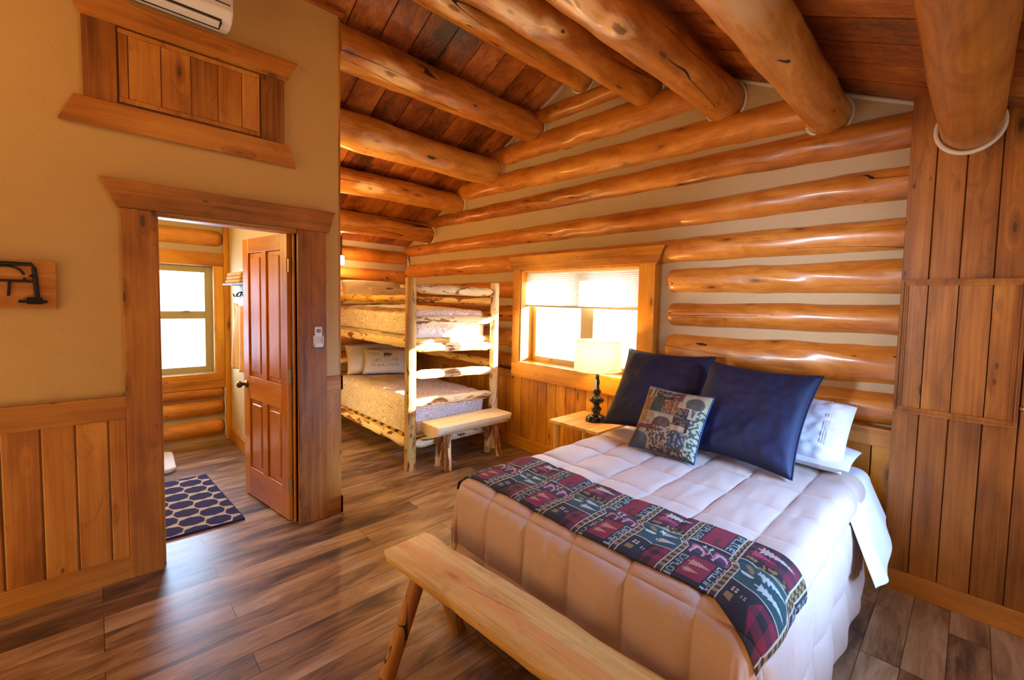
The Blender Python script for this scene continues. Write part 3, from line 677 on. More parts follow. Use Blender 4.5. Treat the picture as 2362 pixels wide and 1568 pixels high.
for z in (0.27, 1.04, 1.81):
    quick(lambda b: (b.box(-0.004, 0.0, 0.003, LT-0.002, z-0.045, z+0.045), b.tube([(-0.005, LT+0.003, z-0.048), (-0.005, LT+0.003, z+0.048)], 0.006, 10), b.box(-0.03, -0.004, LT-0.002, LT+0.002, z-0.045, z+0.045)), 'hinge', MT['brass'], D)

# ------------------------------------------------------------------ bathroom contents
t = thing('towel_rack', 'bark patterned towel shelf with black hooks on the yellow bathroom wall', 'towel rack')
Yb = BYS-0.013
def barkm():
    tt = NT('printed_bark'); tc = tt.n('ShaderNodeTexCoord').outputs['Object']
    n = tt.noise(tt.n('ShaderNodeMapping', i_Vector=tc, i_Rotation=(0, 0.5, 0), i_Scale=(60, 10, 14)).outputs[0], 1, 3, 0.6)
    tt.color(tt.ramp(n, [(0.44, (0.03, 0.035, 0.02)), (0.52, (0.35, 0.36, 0.2)), (0.6, (0.62, 0.6, 0.42))])); tt.set(Roughness=0.7); return tt.m
quick(lambda b: (b.box(-5.36, -4.3, Yb-0.022, Yb, 1.56, 1.69), b.box(-5.36, -4.3, Yb-0.16, Yb, 1.69, 1.706)), 'shelf_board', barkm(), t, bevel=0.002)
for x in (-5.28, -5.14, -4.9, -4.6):
    quick(lambda b: b.tube([(x, Yb-0.022, 1.63), (x, Yb-0.05, 1.62), (x, Yb-0.06, 1.59), (x, Yb-0.08, 1.585), (x, Yb-0.09, 1.61)], 0.006, 8), 'hook', MT['iron'], t, smooth=True)
def folded(b):
    for k in range(3):
        z0 = 1.7075+0.034*k; ins = 0.006*k
        b.box(-5.29+ins, -4.70-ins, Yb-0.15+ins, Yb-0.01, z0+0.001, z0+0.033)
tag(quick(folded, 'folded_towel', plain('gold_terry', (0.72, 0.42, 0.12), 0.95, bscale=150, bstr=0.6), bevel=0.014, seg=3), 'folded golden towel stack on the bathroom towel shelf', 'towel')
def hang(u, v):
    x = -5.46 + 0.60*u; z = 1.52 - 0.62*v - 0.03*math.sin(u*3)
    amp = 0.012+0.03*v
    x2 = x + (u-0.5)*0.12*v
    return (x2-0.0, Yb-0.055+amp*math.sin(u*17)+0.008*math.sin(u*7+v*4), z)
tag(quick(lambda b: b.grid(hang, 60, 30), 'hanging_towel', MT['towel'], smooth=True, solid=0.008), 'orange and cream striped towel hanging from the bathroom rack', 'towel')

def lattice(u, v):
    # u along 1.16 m, v across 0.72 m
    x = u*6.4; y = v*5.2
    best = 9
    for j in range(int(y)-2, int(y)+3):
        for i in range(int(x)-2, int(x)+3):
            cx = i+0.5*(j % 2); cy = j
            dx = abs(x-cx); dy = abs(y-cy)
            # rounded hexagon-ish cell
            d = max(dx*1.0+dy*0.28, dy*0.78+dx*0.30)
            best = min(best, d)
    e = best
    if min(u, 1-u) < 0.006 or min(v, 1-v) < 0.01: return (0.018, 0.02, 0.11)
    return (0.66, 0.58, 0.46) if e > 0.435 else (0.018, 0.02, 0.13)
P00, P10, P11, P01 = Vector((-3.713, 0.703)), Vector((-4.873, 0.644)), Vector((-4.873, -0.03)), Vector((-3.735, 0.03))
def rugp(u, v):
    p = P00.lerp(P10, u).lerp(P01.lerp(P11, u), v)
    return (p.x, p.y, 0.010+0.001*math.sin(u*30))
bm = MB(); bm.grid(rugp, 260, 160, cfn=lattice)
tag(bm.build('bath_rug', MT['rug'], smooth=True, solid=0.014), 'navy and cream trellis rug on the bathroom floor', 'rug')
def mat_(b):
    pts = []
    for (cx, cy, a0) in ((-5.21, 0.40, 0), (-5.66, 0.42, 90), (-5.7, -0.1, 180), (-5.22, -0.1, 270)):
        for k in range(7):
            a = math.radians(a0+15*k); pts.append((cx+0.08*math.cos(a), cy+0.08*math.sin(a)))
    b.prism(pts, 'z', 0.002, 0.045)
tag(quick(mat_, 'bath_mat', MT['sheet'], bevel=0.015, seg=3), 'thick white padded mat with rounded corners on the bathroom floor', 'bath mat')

# ------------------------------------------------------------------ wall sconce in the alcove
t = thing('wall_sconce', 'lit square wall lamp on the log wall behind the bunk bed', 'wall lamp')
quick(lambda b: b.box(-6.19, -6.15, 2.16, 2.26, 2.08, 2.40), 'bracket', MT['iron'], t, bevel=0.003)
quick(lambda b: b.box(-6.15, -6.06, 2.16, 2.26, 2.03, 2.15), 'lamp_shade', emit_mat('lit_glass', (1.0, 0.9, 0.7), 5.0), t, bevel=0.006)
lamp('POINT', 'sconce_light', (-5.95, 2.21, 2.05), 14, WARM, 0.05)

# ------------------------------------------------------------------ window blind
t = thing('window_blind', 'white cellular blind half lowered over the far window', 'blind')
def bl(b):
    n = 17; z0, z1 = 1.575, 1.905
    pr = []
    for i in range(n*2+1):
        z = z0+(z1-z0)*i/(n*2); pr.append((3.245-(0.012 if i % 2 else 0.0), z))
    b.grid(lambda u, v: (-3.575+1.475*u, pr[int(round(v*n*2))][0], pr[int(round(v*n*2))][1]), 1, n*2)
quick(bl, 'pleated_fabric', MT['blind'], t)
quick(lambda b: b.box(-3.575, -2.10, 3.225, 3.262, 1.905, 1.926), 'head_rail', MT['white'], t, bevel=0.002)
quick(lambda b: b.box(-3.575, -2.10, 3.225, 3.262, 1.558, 1.577), 'bottom_rail', plain('beige_rail', (0.42, 0.37, 0.27), 0.5), t, bevel=0.003)

# ------------------------------------------------------------------ bunk bed
PX, PY0, PY1, HX = -3.80, 2.00, 2.97, -5.85
t = thing('bunk_bed', 'peeled log bunk bed standing in the far left corner', 'bunk bed', (PX, PY0, 0))
pm = lambda ax, pal='pale', pl=0.5: wood(pal, ax, 0.55, 0.5, peel=pl)
for (x, y, h, r) in ((0, 0, 1.80, 0.052), (0, PY1-PY0, 1.80, 0.050), (HX-PX, 0, 1.80, 0.05), (HX-PX, PY1-PY0, 1.80, 0.05)):
    quick(lambda b: b.log((x, y, 0), (x, y, h), r, r*0.92, x*3+y+3, 0.05, 0.04, 22), 'post', pm('z', 'pine' if y == 0 else 'pale', 0.35), t, smooth=True, angle=60)
def rung(x, z0, z1, r, y0=0.03, y1=PY1-PY0-0.03, name='rung', mat=None, s=0):
    def f(b):
        # tenoned ends
        L = y1-y0; pts = []; rad = []
        for i in range(24):
            q = i/23; e = min(q, 1-q)*L; k = min(1, 0.42+max(0, e-0.01)/0.05*0.58) if e < 0.06 else 1
            rad.append(r*k*(1+0.07*noise.noise(Vector((q*9, z0*7+s, 0)))));
            pts.append((x+0.004*noise.noise(Vector((q*4, z0*3, 2))), y0+L*q, z0+(z1-z0)*q+0.006*noise.noise(Vector((q*5, z0*5, 7)))))
        b.tube(pts, rad, 16)
    quick(f, name, mat or pm('y'), t, smooth=True, angle=60)
rung(0, 1.705, 1.70, 0.047, s=1); rung(0, 1.405, 1.405, 0.043, s=2); rung(0, 1.150, 1.125, 0.045, s=3); rung(0, 0.895, 0.86, 0.045, s=4); rung(0, 0.625, 0.60, 0.045, s=5)
rung(0, 0.235, 0.235, 0.045, s=6, name='end_rail'); rung(-0.07, 1.20, 1.20, 0.035, name='end_rail', mat=pm('y', 'pine', 0.4))
for z in (0.235, 1.17, 1.42, 1.62): rung(HX-PX, z, z, 0.04, s=z, name='headboard_rail', mat=pm('y', 'pine', 0.5))
rung(HX-PX, 0.80, 0.80, 0.04, s=9, name='headboard_rail', mat=pm('y', 'pine', 0.5))
def rail(y, z, r, name, s, mat=None):
    def f(b):
        L = PX-HX-0.06; pts = []; rad = []
        for i in range(44):
            q = i/43; e = min(q, 1-q)*L; k = min(1, 0.45+e/0.07*0.55)
            rad.append(r*k*(1+0.10*noise.noise(Vector((q*14, z*7+s, 0)))))
            pts.append((-0.03-L*q, y+0.006*noise.noise(Vector((q*7, z*3, 2))), z+0.01*noise.noise(Vector((q*7, z*5, 7)))))
        b.tube(pts, rad, 16)
    quick(f, name, mat or pm('x'), t, smooth=True, angle=60)
rail(0, 1.600, 0.038, 'guard_rail', 1, pm('x', 'pine', 0.5)); rail(0, 1.185, 0.042, 'side_rail', 2); rail(0, 0.245, 0.045, 'side_rail', 3)
rail(PY1-PY0, 1.600, 0.038, 'guard_rail', 4); rail(PY1-PY0, 1.185, 0.042, 'side_rail', 5); rail(PY1-PY0, 0.245, 0.045, 'side_rail', 6)
rail(PY1-PY0, 0.93, 0.040, 'guard_rail', 7, pm('x', 'pine', 0.5))
for z in (0.27, 1.195):
    for i in range(12): quick(lambda b: b.box(HX-PX+0.08+i*0.165, HX-PX+0.17+i*0.165, 0.04, PY1-PY0-0.04, z, z+0.02), 'slat', wood('pine', 'y', 0.5, 0.3), t)

def softbox(x0, x1, y0, y1, z0, z1, r=0.05, amp=0.006, nx=60, ny=30, crown=0.02, tuck=0.0, seed=0, hang=None):
    """a soft mattress-like block: top and sides as one surface wrapped over a rounded box, plus a bottom"""
    b = MB(); cx, cy = (x0+x1)/2, (y0+y1)/2; hx, hy = (x1-x0)/2, (y1-y0)/2
    H = z1-z0; Lx = hx-r+r*math.pi/2+(H-r); Ly = hy-r+r*math.pi/2+(H-r)
    def prof(d):
        if d <= 0: return 0, 0
        if d < r*math.pi/2: a = d/r; return r*math.sin(a), r*(1-math.cos(a))
        return r, r+(d-r*math.pi/2)
    def fn(u, v):
        s = (u*2-1)*Lx; q = (v*2-1)*Ly
        ix = max(-(hx-r), min(hx-r, s)); iy = max(-(hy-r), min(hy-r, q))
        dx, dy = s-ix, q-iy; d = max(abs(dx), abs(dy))
        if dx and dy:
            m = math.hypot(dx, dy); nx_, ny_ = dx/m, dy/m
        elif dx: nx_, ny_ = (1 if dx > 0 else -1), 0
        elif dy: nx_, ny_ = 0, (1 if dy > 0 else -1)
        else: nx_, ny_ = 0, 0
        o, dn = prof(d)
        nz = noise.noise(Vector((s*4+seed, q*4, seed)))*amp+noise.noise(Vector((s*11, q*11+seed, 3)))*amp*0.5
        cr = crown*(1-min(1, abs(s)/hx)**2)*(1-min(1, abs(q)/hy)**2)
        return (cx+ix+nx_*(o+nz*1.5), cy+iy+ny_*(o+nz*1.5), z1-min(dn, H)+(nz+cr if d < r else 0))
    b.grid(fn, nx, ny)
    return b
B1 = (HX+0.09, PX-0.085, PY0+0.06, PY1-0.06)
for zz, lab in ((0.292, 'mattress on the lower bunk of the log bunk bed'), (1.217, 'mattress on the upper bunk of the log bunk bed')):
    tag(softbox(B1[0], B1[1], B1[2], B1[3], zz, zz+0.24, 0.05, 0.003, 40, 20, 0).build('mattress', MT['mattress'], smooth=True), lab, 'mattress')
for zz, zt, ov, lab in ((0.315, 0.63, 0.012, 'white and brown paisley bedspread on the lower bunk'), (1.265, 1.50, 0.010, 'white and brown paisley bedspread on the upper bunk')):
    tag(softbox(B1[0]+0.01, B1[1]+ov, B1[2]-ov, B1[3]+ov, zz, zt, 0.07, 0.012, 150, 90, 0.035, seed=zz*9).build('bedspread', MT['swirl'], smooth=True), lab, 'bedspread')

# ------------------------------------------------------------------ cushions
FONT = {'A':'01110100011000111111100011000110001','B':'11110100011000111110100011000111110','C':'01111100001000010000100001000001111','D':'11110100011000110001100011000111110','E':'11111100001000011110100001000011111','I':'11111001000010000100001000010011111','L':'10000100001000010000100001000011111','M':'10001110111010110001100011000110001','N':'10001110011010110011100011000110001','O':'01110100011000110001100011000101110','P':'11110100011000111110100001000010000','R':'11110100011000111110101001001010001','T':'11111001000010000100001000010000100','U':'10001100011000110001100011000101110','V':'10001100011000110001100010101000100','W':'10001100011000110001101011101110001','X':'10001010100010000100010101000110001','-':'00000000000000001110000000000000000',' ':'0'*35}
def glyph(txt, x, y):
    """x, y in character heights from the upper left of the text: is this point ink?"""
    cw = 0.86
    i = int(x/cw)
    if x < 0 or i >= len(txt) or y < 0 or y >= 1: return False
    gx = int((x-i*cw)/(cw-0.14)*5); gy = int(y*7)
    return gx < 5 and FONT[txt[i]][gy*5+gx] == '1'
def cushion(name, W, H, T, mat, corners=0.07, nu=60, nv=60, seed=0, cfn=None, amp=0.008, back=True, pw=0.42):
    """soft cushion standing in its local x-z plane, base at z=0, front towards -y"""
    b = MB()
    def pos(u, v, side):
        a, c = u*2-1, v*2-1
        x = W/2*a*(1-corners*(1-c*c)); z = H/2*c*(1-corners*(1-a*a)) + H/2
        th = T/2*(max(0, (1-a**4)*(1-c**4))**pw)
        n_ = amp*noise.noise(Vector((a*2.4+seed, c*2.4, seed*2+side)))+amp*0.5*noise.noise(Vector((a*6, c*6+seed, side*4)))
        ed = min(1, (1-abs(a))*6, (1-abs(c))*6)
        return (x, -side*(th+n_*ed)+0.0, z+n_*0.3*ed)
    b.grid(lambda u, v: pos(u, v, 1), nu, nv, 0.2, cfn)
    if back: b.grid(lambda u, v: pos(1-u, v, -1), nu, nv, 0.2)
    return b
def place(o, loc, lean, rz=0, roll=0):
    """lean: tilt back from upright, degrees"""
    o.rotation_mode = 'XYZ'
    R = Matrix.Rotation(math.radians(rz), 4, 'Z') @ Matrix.Rotation(-math.radians(lean), 4, 'X') @ Matrix.Rotation(math.radians(roll), 4, 'Y')
    o.matrix_world = Matrix.Translation(Vector(loc)) @ R

def piping(parent, W, H, corners, mat, r=0.004):
    pts = []
    def pp(a, c): return (W/2*a*(1-corners*(1-c*c)), 0, H/2*c*(1-corners*(1-a*a))+H/2)
    n = 30
    for i in range(n): pts.append(pp(-1+2*i/n, -1))
    for i in range(n): pts.append(pp(1, -1+2*i/n))
    for i in range(n): pts.append(pp(1-2*i/n, 1))
    for i in range(n+1): pts.append(pp(-1, 1-2*i/n))
    quick(lambda b: b.tube(pts, r, 6, False), 'piping', mat, parent, smooth=True)

# welcome pillow on the lower bunk
INK = (0.16, 0.07, 0.03); CRM = (0.70, 0.60, 0.42)
def welcome(u, v):
    x, y = u, 1-v
    # small bear silhouette
    dx, dy = (x-0.53)*1.5, y-0.27
    if (dx/0.13)**2+(dy/0.065)**2 < 1: return INK
    if ((dx-0.14)/0.05)**2+((dy-0.01)/0.045)**2 < 1: return INK
    for lx in (-0.09, -0.05, 0.05, 0.09):
        if abs(dx-lx) < 0.017 and 0 < dy < 0.12: return INK
    if glyph('WELCOME', (x-0.22)*1.5/0.155, (y-0.46)/0.155): return (0.36, 0.25, 0.13)
    if glyph('TO OUR CABIN', (x-0.16)*1.5/0.098, (y-0.68)/0.11): return (0.30, 0.18, 0.09)
    return CRM
o = cushion('welcome_pillow', 0.52, 0.34, 0.13, None, 0.06, 200, 130, 3, welcome).build('welcome_pillow', MT['canvas'], smooth=True)
tag(o, 'cream pillow printed WELCOME TO OUR CABIN on the lower bunk', 'pillow'); place(o, (-5.33, 2.47, 0.665), 32, 62)
o = cushion('bed_pillow', 0.66, 0.40, 0.17, None, 0.05, 50, 40, 4).build('bed_pillow', MT['pillow'], smooth=True)
tag(o, 'plain cream pillow behind the welcome pillow on the lower bunk', 'pillow'); place(o, (-5.56, 2.45, 0.655), 30, 78)
def bearp(u, v):
    x, y = u, 1-v
    dx, dy = (x-0.5)*1.5, y-0.22
    if (dx/0.14)**2+(dy/0.07)**2 < 1: return INK
    if glyph('WELCOME', (x-0.22)*1.5/0.155, (y-0.42)/0.155): return (0.36, 0.25, 0.13)
    if glyph('TO OUR CABIN', (x-0.16)*1.5/0.098, (y-0.66)/0.11): return (0.30, 0.18, 0.09)
    return (0.55, 0.42, 0.28)
o = cushion('printed_pillow', 0.50, 0.30, 0.12, None, 0.06, 160, 100, 5, bearp).build('printed_pillow', MT['canvas'], smooth=True)
tag(o, 'dim printed pillow with a dark animal on the upper bunk', 'pillow'); place(o, (-5.28, 2.50, 1.535), 48, 66)
o = cushion('bed_pillow', 0.66, 0.40, 0.16, None, 0.05, 50, 40, 6).build('bed_pillow', MT['pillow'], smooth=True)
tag(o, 'plain cream pillow at the left on the upper bunk', 'pillow'); place(o, (-5.50, 2.38, 1.53), 45, 75)

# ------------------------------------------------------------------ benches
def bench(name, label, loc, rz, L, top_w, th, H, legs, palt, pall, seed, leg_r, peel, inv=False):
    t = thing(name, label, 'bench', loc, rz)
    n = 60; seg = 18
    b = MB(); vs = []
    for i in range(n+1):
        q = i/n; x = L*q
        wv = top_w/2*(1+0.13*noise.noise(Vector((x*2.2, seed, 0)))+0.09*noise.noise(Vector((x*7, seed, 3))))
        wr = top_w/2*(1+0.13*noise.noise(Vector((x*2.2, seed+5, 0)))+0.10*noise.noise(Vector((x*7, seed+5, 3))))
        dd = th*(1+0.08*noise.noise(Vector((x*3, seed, 8))))
        e = min(q, 1-q)*L; k = 1 if e > 0.02 else 0.93+0.07*e/0.02
        ring = []
        for j in range(seg+1):
            a = math.pi*j/seg; c = math.cos(a); wq = wr if c < 0 else wv
            ring.append((x, wq*k*math.copysign(abs(c)**0.8, c), H-dd*math.sin(a)*(1+0.05*noise.noise(Vector((x*6, c*2, seed))))-0.004))
        ring.append((x, -wr*k*0.93, H)); ring.append((x, 0, H)); ring.append((x, wv*k*0.93, H))
        vs += ring
    m = seg+4
    fs = [(i*m+j, (i+1)*m+j, (i+1)*m+(j+1) % m, i*m+(j+1) % m) for i in range(n) for j in range(m)]
    fs += [tuple(range(m)), tuple(n*m+j for j in range(m-1, -1, -1))]
    b.add(vs, fs, 0.35); b.build('seat', wood(palt, 'x', 0.4, 1.2, crack=0.3, peel=0), t, smooth=True, angle=35)
    for (x0, y0, x1, y1) in legs:
        quick(lambda b: b.log((x0, y0, H-th*0.75), (x1, y1, 0.0), leg_r, leg_r*0.92, seed+x0*5+y0*9, 0.06, 0.03, 18), 'leg', wood(pall, 'z', 0.5, 0.4, peel=peel, crack=1.0), t, smooth=True, angle=60)
    return t
bench('log_bench', 'long half log bench at the foot of the big bed', (-1.945, 1.005, 0), math.radians(3.4), 2.0, 0.235, 0.085, 0.435,
      [(0.20, 0.045, 0.215, 0.16), (0.20, -0.05, 0.20, -0.20), (1.75, 0.05, 1.75, 0.16), (1.75, -0.05, 1.75, -0.20)], 'bench', 'trim', 2, 0.035, 0.0)
bench('log_bench', 'short half log bench with bark edge at the foot of the bunk bed', (-3.60, 2.08, 0), math.radians(90), 0.86, 0.32, 0.115, 0.455,
      [(0.17, 0.05, 0.165, 0.125), (0.17, -0.03, 0.165, -0.065), (0.72, 0.05, 0.76, 0.12), (0.72, -0.03, 0.78, -0.065)], 'pale', 'pale', 6, 0.036, 0.9)

# ------------------------------------------------------------------ nightstand + lamp
t = thing('nightstand', 'light wood nightstand between the window wall and the big bed', 'nightstand', (-2.36, 2.90, 0))
quick(lambda b: [b.box(-0.27+0.135*i+0.001, -0.27+0.135*(i+1)-0.001, -0.235, 0.23, 0.574, 0.60) for i in range(4)], 'top', wood('bench', 'y', 0.35, 0.5), t, bevel=0.003)
for x in (-0.215, 0.215):
    for y in (-0.19, 0.19):
        quick(lambda b: b.log((x, y, 0), (x, y, 0.573), 0.028, 0.028, x+y, 0.04, 0.04, 16), 'leg', wood('bench', 'z', 0.4, 0.3), t, smooth=True, angle=60)
quick(lambda b: b.box(-0.2, 0.2, -0.18, 0.18, 0.2, 0.218), 'shelf', wood('bench', 'x', 0.4, 0.3), t, bevel=0.002)

LX, LY = -2.33, 2.94
t = thing('table_lamp', 'black turned table lamp with cream drum shade, lit, on the nightstand', 'lamp', (LX, LY, 0.601))
quick(lambda b: b.lathe([(0.0, 0), (0.092, 0.0), (0.094, 0.012), (0.085, 0.02), (0.088, 0.028), (0.06, 0.045), (0.034, 0.055), (0.030, 0.065), (0.040, 0.085), (0.046, 0.105), (0.030, 0.122), (0.024, 0.135), (0.034, 0.148), (0.060, 0.165), (0.066, 0.182), (0.055, 0.200), (0.030, 0.215), (0.022, 0.23), (0.036, 0.245), (0.036, 0.262), (0.022, 0.275), (0.018, 0.30), (0.024, 0.33), (0.020, 0.35), (0.014, 0.385), (0.018, 0.40), (0.0, 0.405)], (0, 0, 0), 40), 'base', MT['ebony'], t, smooth=True)
quick(lambda b: b.tube([(0, 0, 0.40), (0, 0, 0.55)], 0.006, 10), 'stem', MT['bronze'], t, smooth=True)
quick(lambda b: b.grid(lambda u, v: ((0.205-0.015*v)*math.cos(2*math.pi*u), (0.205-0.015*v)*math.sin(2*math.pi*u), 0.435+0.255*v), 64, 8), 'lamp_shade', MT['lampshade'], t, smooth=True)
for rr, zz in ((0.19, 0.69), (0.205, 0.435)): quick(lambda b: b.tube([(rr*math.cos(a), rr*math.sin(a), zz) for a in [2*math.pi*i/48 for i in range(49)]], 0.003, 6, False), 'shade_rim', MT['tag'], t, smooth=True)
quick(lambda b: b.lathe([(0, 0.44), (0.02, 0.45), (0.032, 0.49), (0.025, 0.53), (0, 0.54)], (0, 0, 0), 20), 'bulb', emit_mat('lit_bulb', (1.0, 0.8, 0.5), 8.0), t, smooth=True)
quick(lambda b: b.prism([(-0.022, 0.275), (0.018, 0.275), (0.020, 0.36), (-0.018, 0.36)], 'y', -0.032, -0.030), 'price_tag', MT['tag'], t)
lamp('POINT', 'table_lamp_light', (LX, LY, 0.601+0.58), 20, (1.0, 0.55, 0.16), 0.04)

# ------------------------------------------------------------------ the big bed
BX0, BX1, BY0, BY1, BZ = -1.93, -0.40, 1.27, 3.12, 0.665
t = thing('bed', 'big bed with its head against the log wall', 'bed', ((BX0+BX1)/2, BY1, 0))
cx = (BX0+BX1)/2
def loc_box(b, x0, x1, y0, y1, z0, z1): b.box(x0-cx, x1-cx, y0-BY1, y1-BY1, z0, z1)
quick(lambda b: loc_box(b, BX0+0.05, BX1-0.05, BY0+0.06, BY1-0.02, 0.14, 0.36), 'box_spring', MT['mattress'], t, bevel=0.03, seg=3)
for sx in (BX0+0.14, BX1-0.14):
    for sy in (BY0+0.16, BY1-0.15):
        quick(lambda b: b.tube([(sx-cx, sy-BY1, 0), (sx-cx, sy-BY1, 0.14)], 0.03, 14), 'leg', MT['iron'], t)
mm = softbox(BX0+0.03, BX1-0.03, BY0+0.03, BY1, 0.361, BZ-0.012, 0.06, 0.004, 80, 80, 0)
mm.v = [(x-cx, y-BY1, z) for x, y, z in mm.v]
mm.build('mattress', MT['mattress'], t, smooth=True)

# drape: flat coordinates (s across, q along) folded over the mattress edge
def drape(s, q, x0, x1, y0, top, r, zmin, flare=0.06, rip=0.008, yh=9):
    ix = max(x0+r, min(x1-r, s)); iy = max(y0+r, q)
    dx, dy = s-ix, q-iy; d = math.hypot(dx, dy)
    if d < 1e-6: return Vector((s, q, top)), Vector((0, 0, 1))
    nx_, ny_ = dx/d, dy/d
    if d < r*math.pi/2:
        a = d/r; o, dn = r*math.sin(a), r*(1-math.cos(a)); nr = Vector((nx_*math.sin(a), ny_*math.sin(a), math.cos(a)))
    else:
        dn = r+(d-r*math.pi/2); o = r+flare*(dn-r); nr = Vector((nx_, ny_, 0.1))
        corner = 2*abs(nx_*ny_)
        if dn > top-zmin: o += (dn-(top-zmin))*0.35; dn = top-zmin
        tt = (dn-r)/max(0.01, top-zmin-r)
        o += tt*(rip*math.sin((s*abs(ny_)+q*abs(nx_))*19+1.3)+corner*0.012*math.sin(math.atan2(ny_, nx_)*9))
    return Vector((ix+nx_*o, iy+ny_*o, top-dn)), nr
SX, SY, S0, Q0 = 0.262, 0.285, -1.635, 1.30
def puff(s, q, h=0.027):
    a = abs(math.sin(math.pi*(s-S0)/SX)); c = abs(math.sin(math.pi*(q-Q0+0.02)/SY))
    w_ = noise.noise(Vector((s*9, q*9, 0)))*0.004+noise.noise(Vector((s*26, q*7, 4)))*0.0022
    return h*(a*c)**0.27+w_
def comf_top(s, q):
    p, nr = drape(s, q, BX0, BX1, BY0, BZ+0.002, 0.07, 0.05)
    return p, nr
def headline(s): return 2.86
def comfort(u, v):
    s = BX0-0.55+(BX1-BX0+1.12)*u
    # the head edge is trimmed back towards the right-hand side
    top = 2.88 - 0.10*max(0, (s-(BX1-0.25)))**1.0
    q = BY0-0.53+(top-(BY0-0.53))*v
    p, nr = comf_top(s, q)
    return tuple(p+nr*puff(s, q))
bm = MB(); bm.grid(comfort, 460, 460)
# the quilt is closed by a thin underside
COMF = tag(bm.build('comforter', MT['quilt'], smooth=True, solid=0.006), 'tan quilted comforter draped over the big bed', 'comforter')

# white sheet showing at the head and hanging in a point on the right
def sheet(u, v):
    q = 2.50+0.60*v; s = (BX0-0.02)+(BX1-BX0+0.02+0.03)*min(1, u/0.6)
    if u <= 0.6:
        s = BX0+0.06+(BX1-0.06-BX0-0.06)*(u/0.6); z = BZ-0.002+0.012*noise.noise(Vector((s*5, q*5, 1)))*0.5
        return (s, q, z-(0.012 if q < 2.75 else 0.0))
    k = (u-0.6)/0.4; L = 0.33-0.16*abs(v-0.45)/0.55 if v > 0.45 else 0.33-0.04*(0.45-v)/0.45
    d = k*(L+0.10); r = 0.06
    if d < r*math.pi/2: a = d/r; return (BX1-0.06+r*math.sin(a)+0.035*k, q, BZ-0.002-r*(1-math.cos(a)))
    dn = r+(d-r*math.pi/2)
    return (BX1+0.05*k+0.34*(dn-r)+0.012*math.sin(q*22)*k, q-0.03*k, BZ-0.002-dn)
SHT = tag(quick(lambda b: b.grid(sheet, 110, 60), 'bed_sheet', MT['sheet'], smooth=True, solid=0.003), 'white bed sheet hanging off the right side of the big bed', 'sheet')

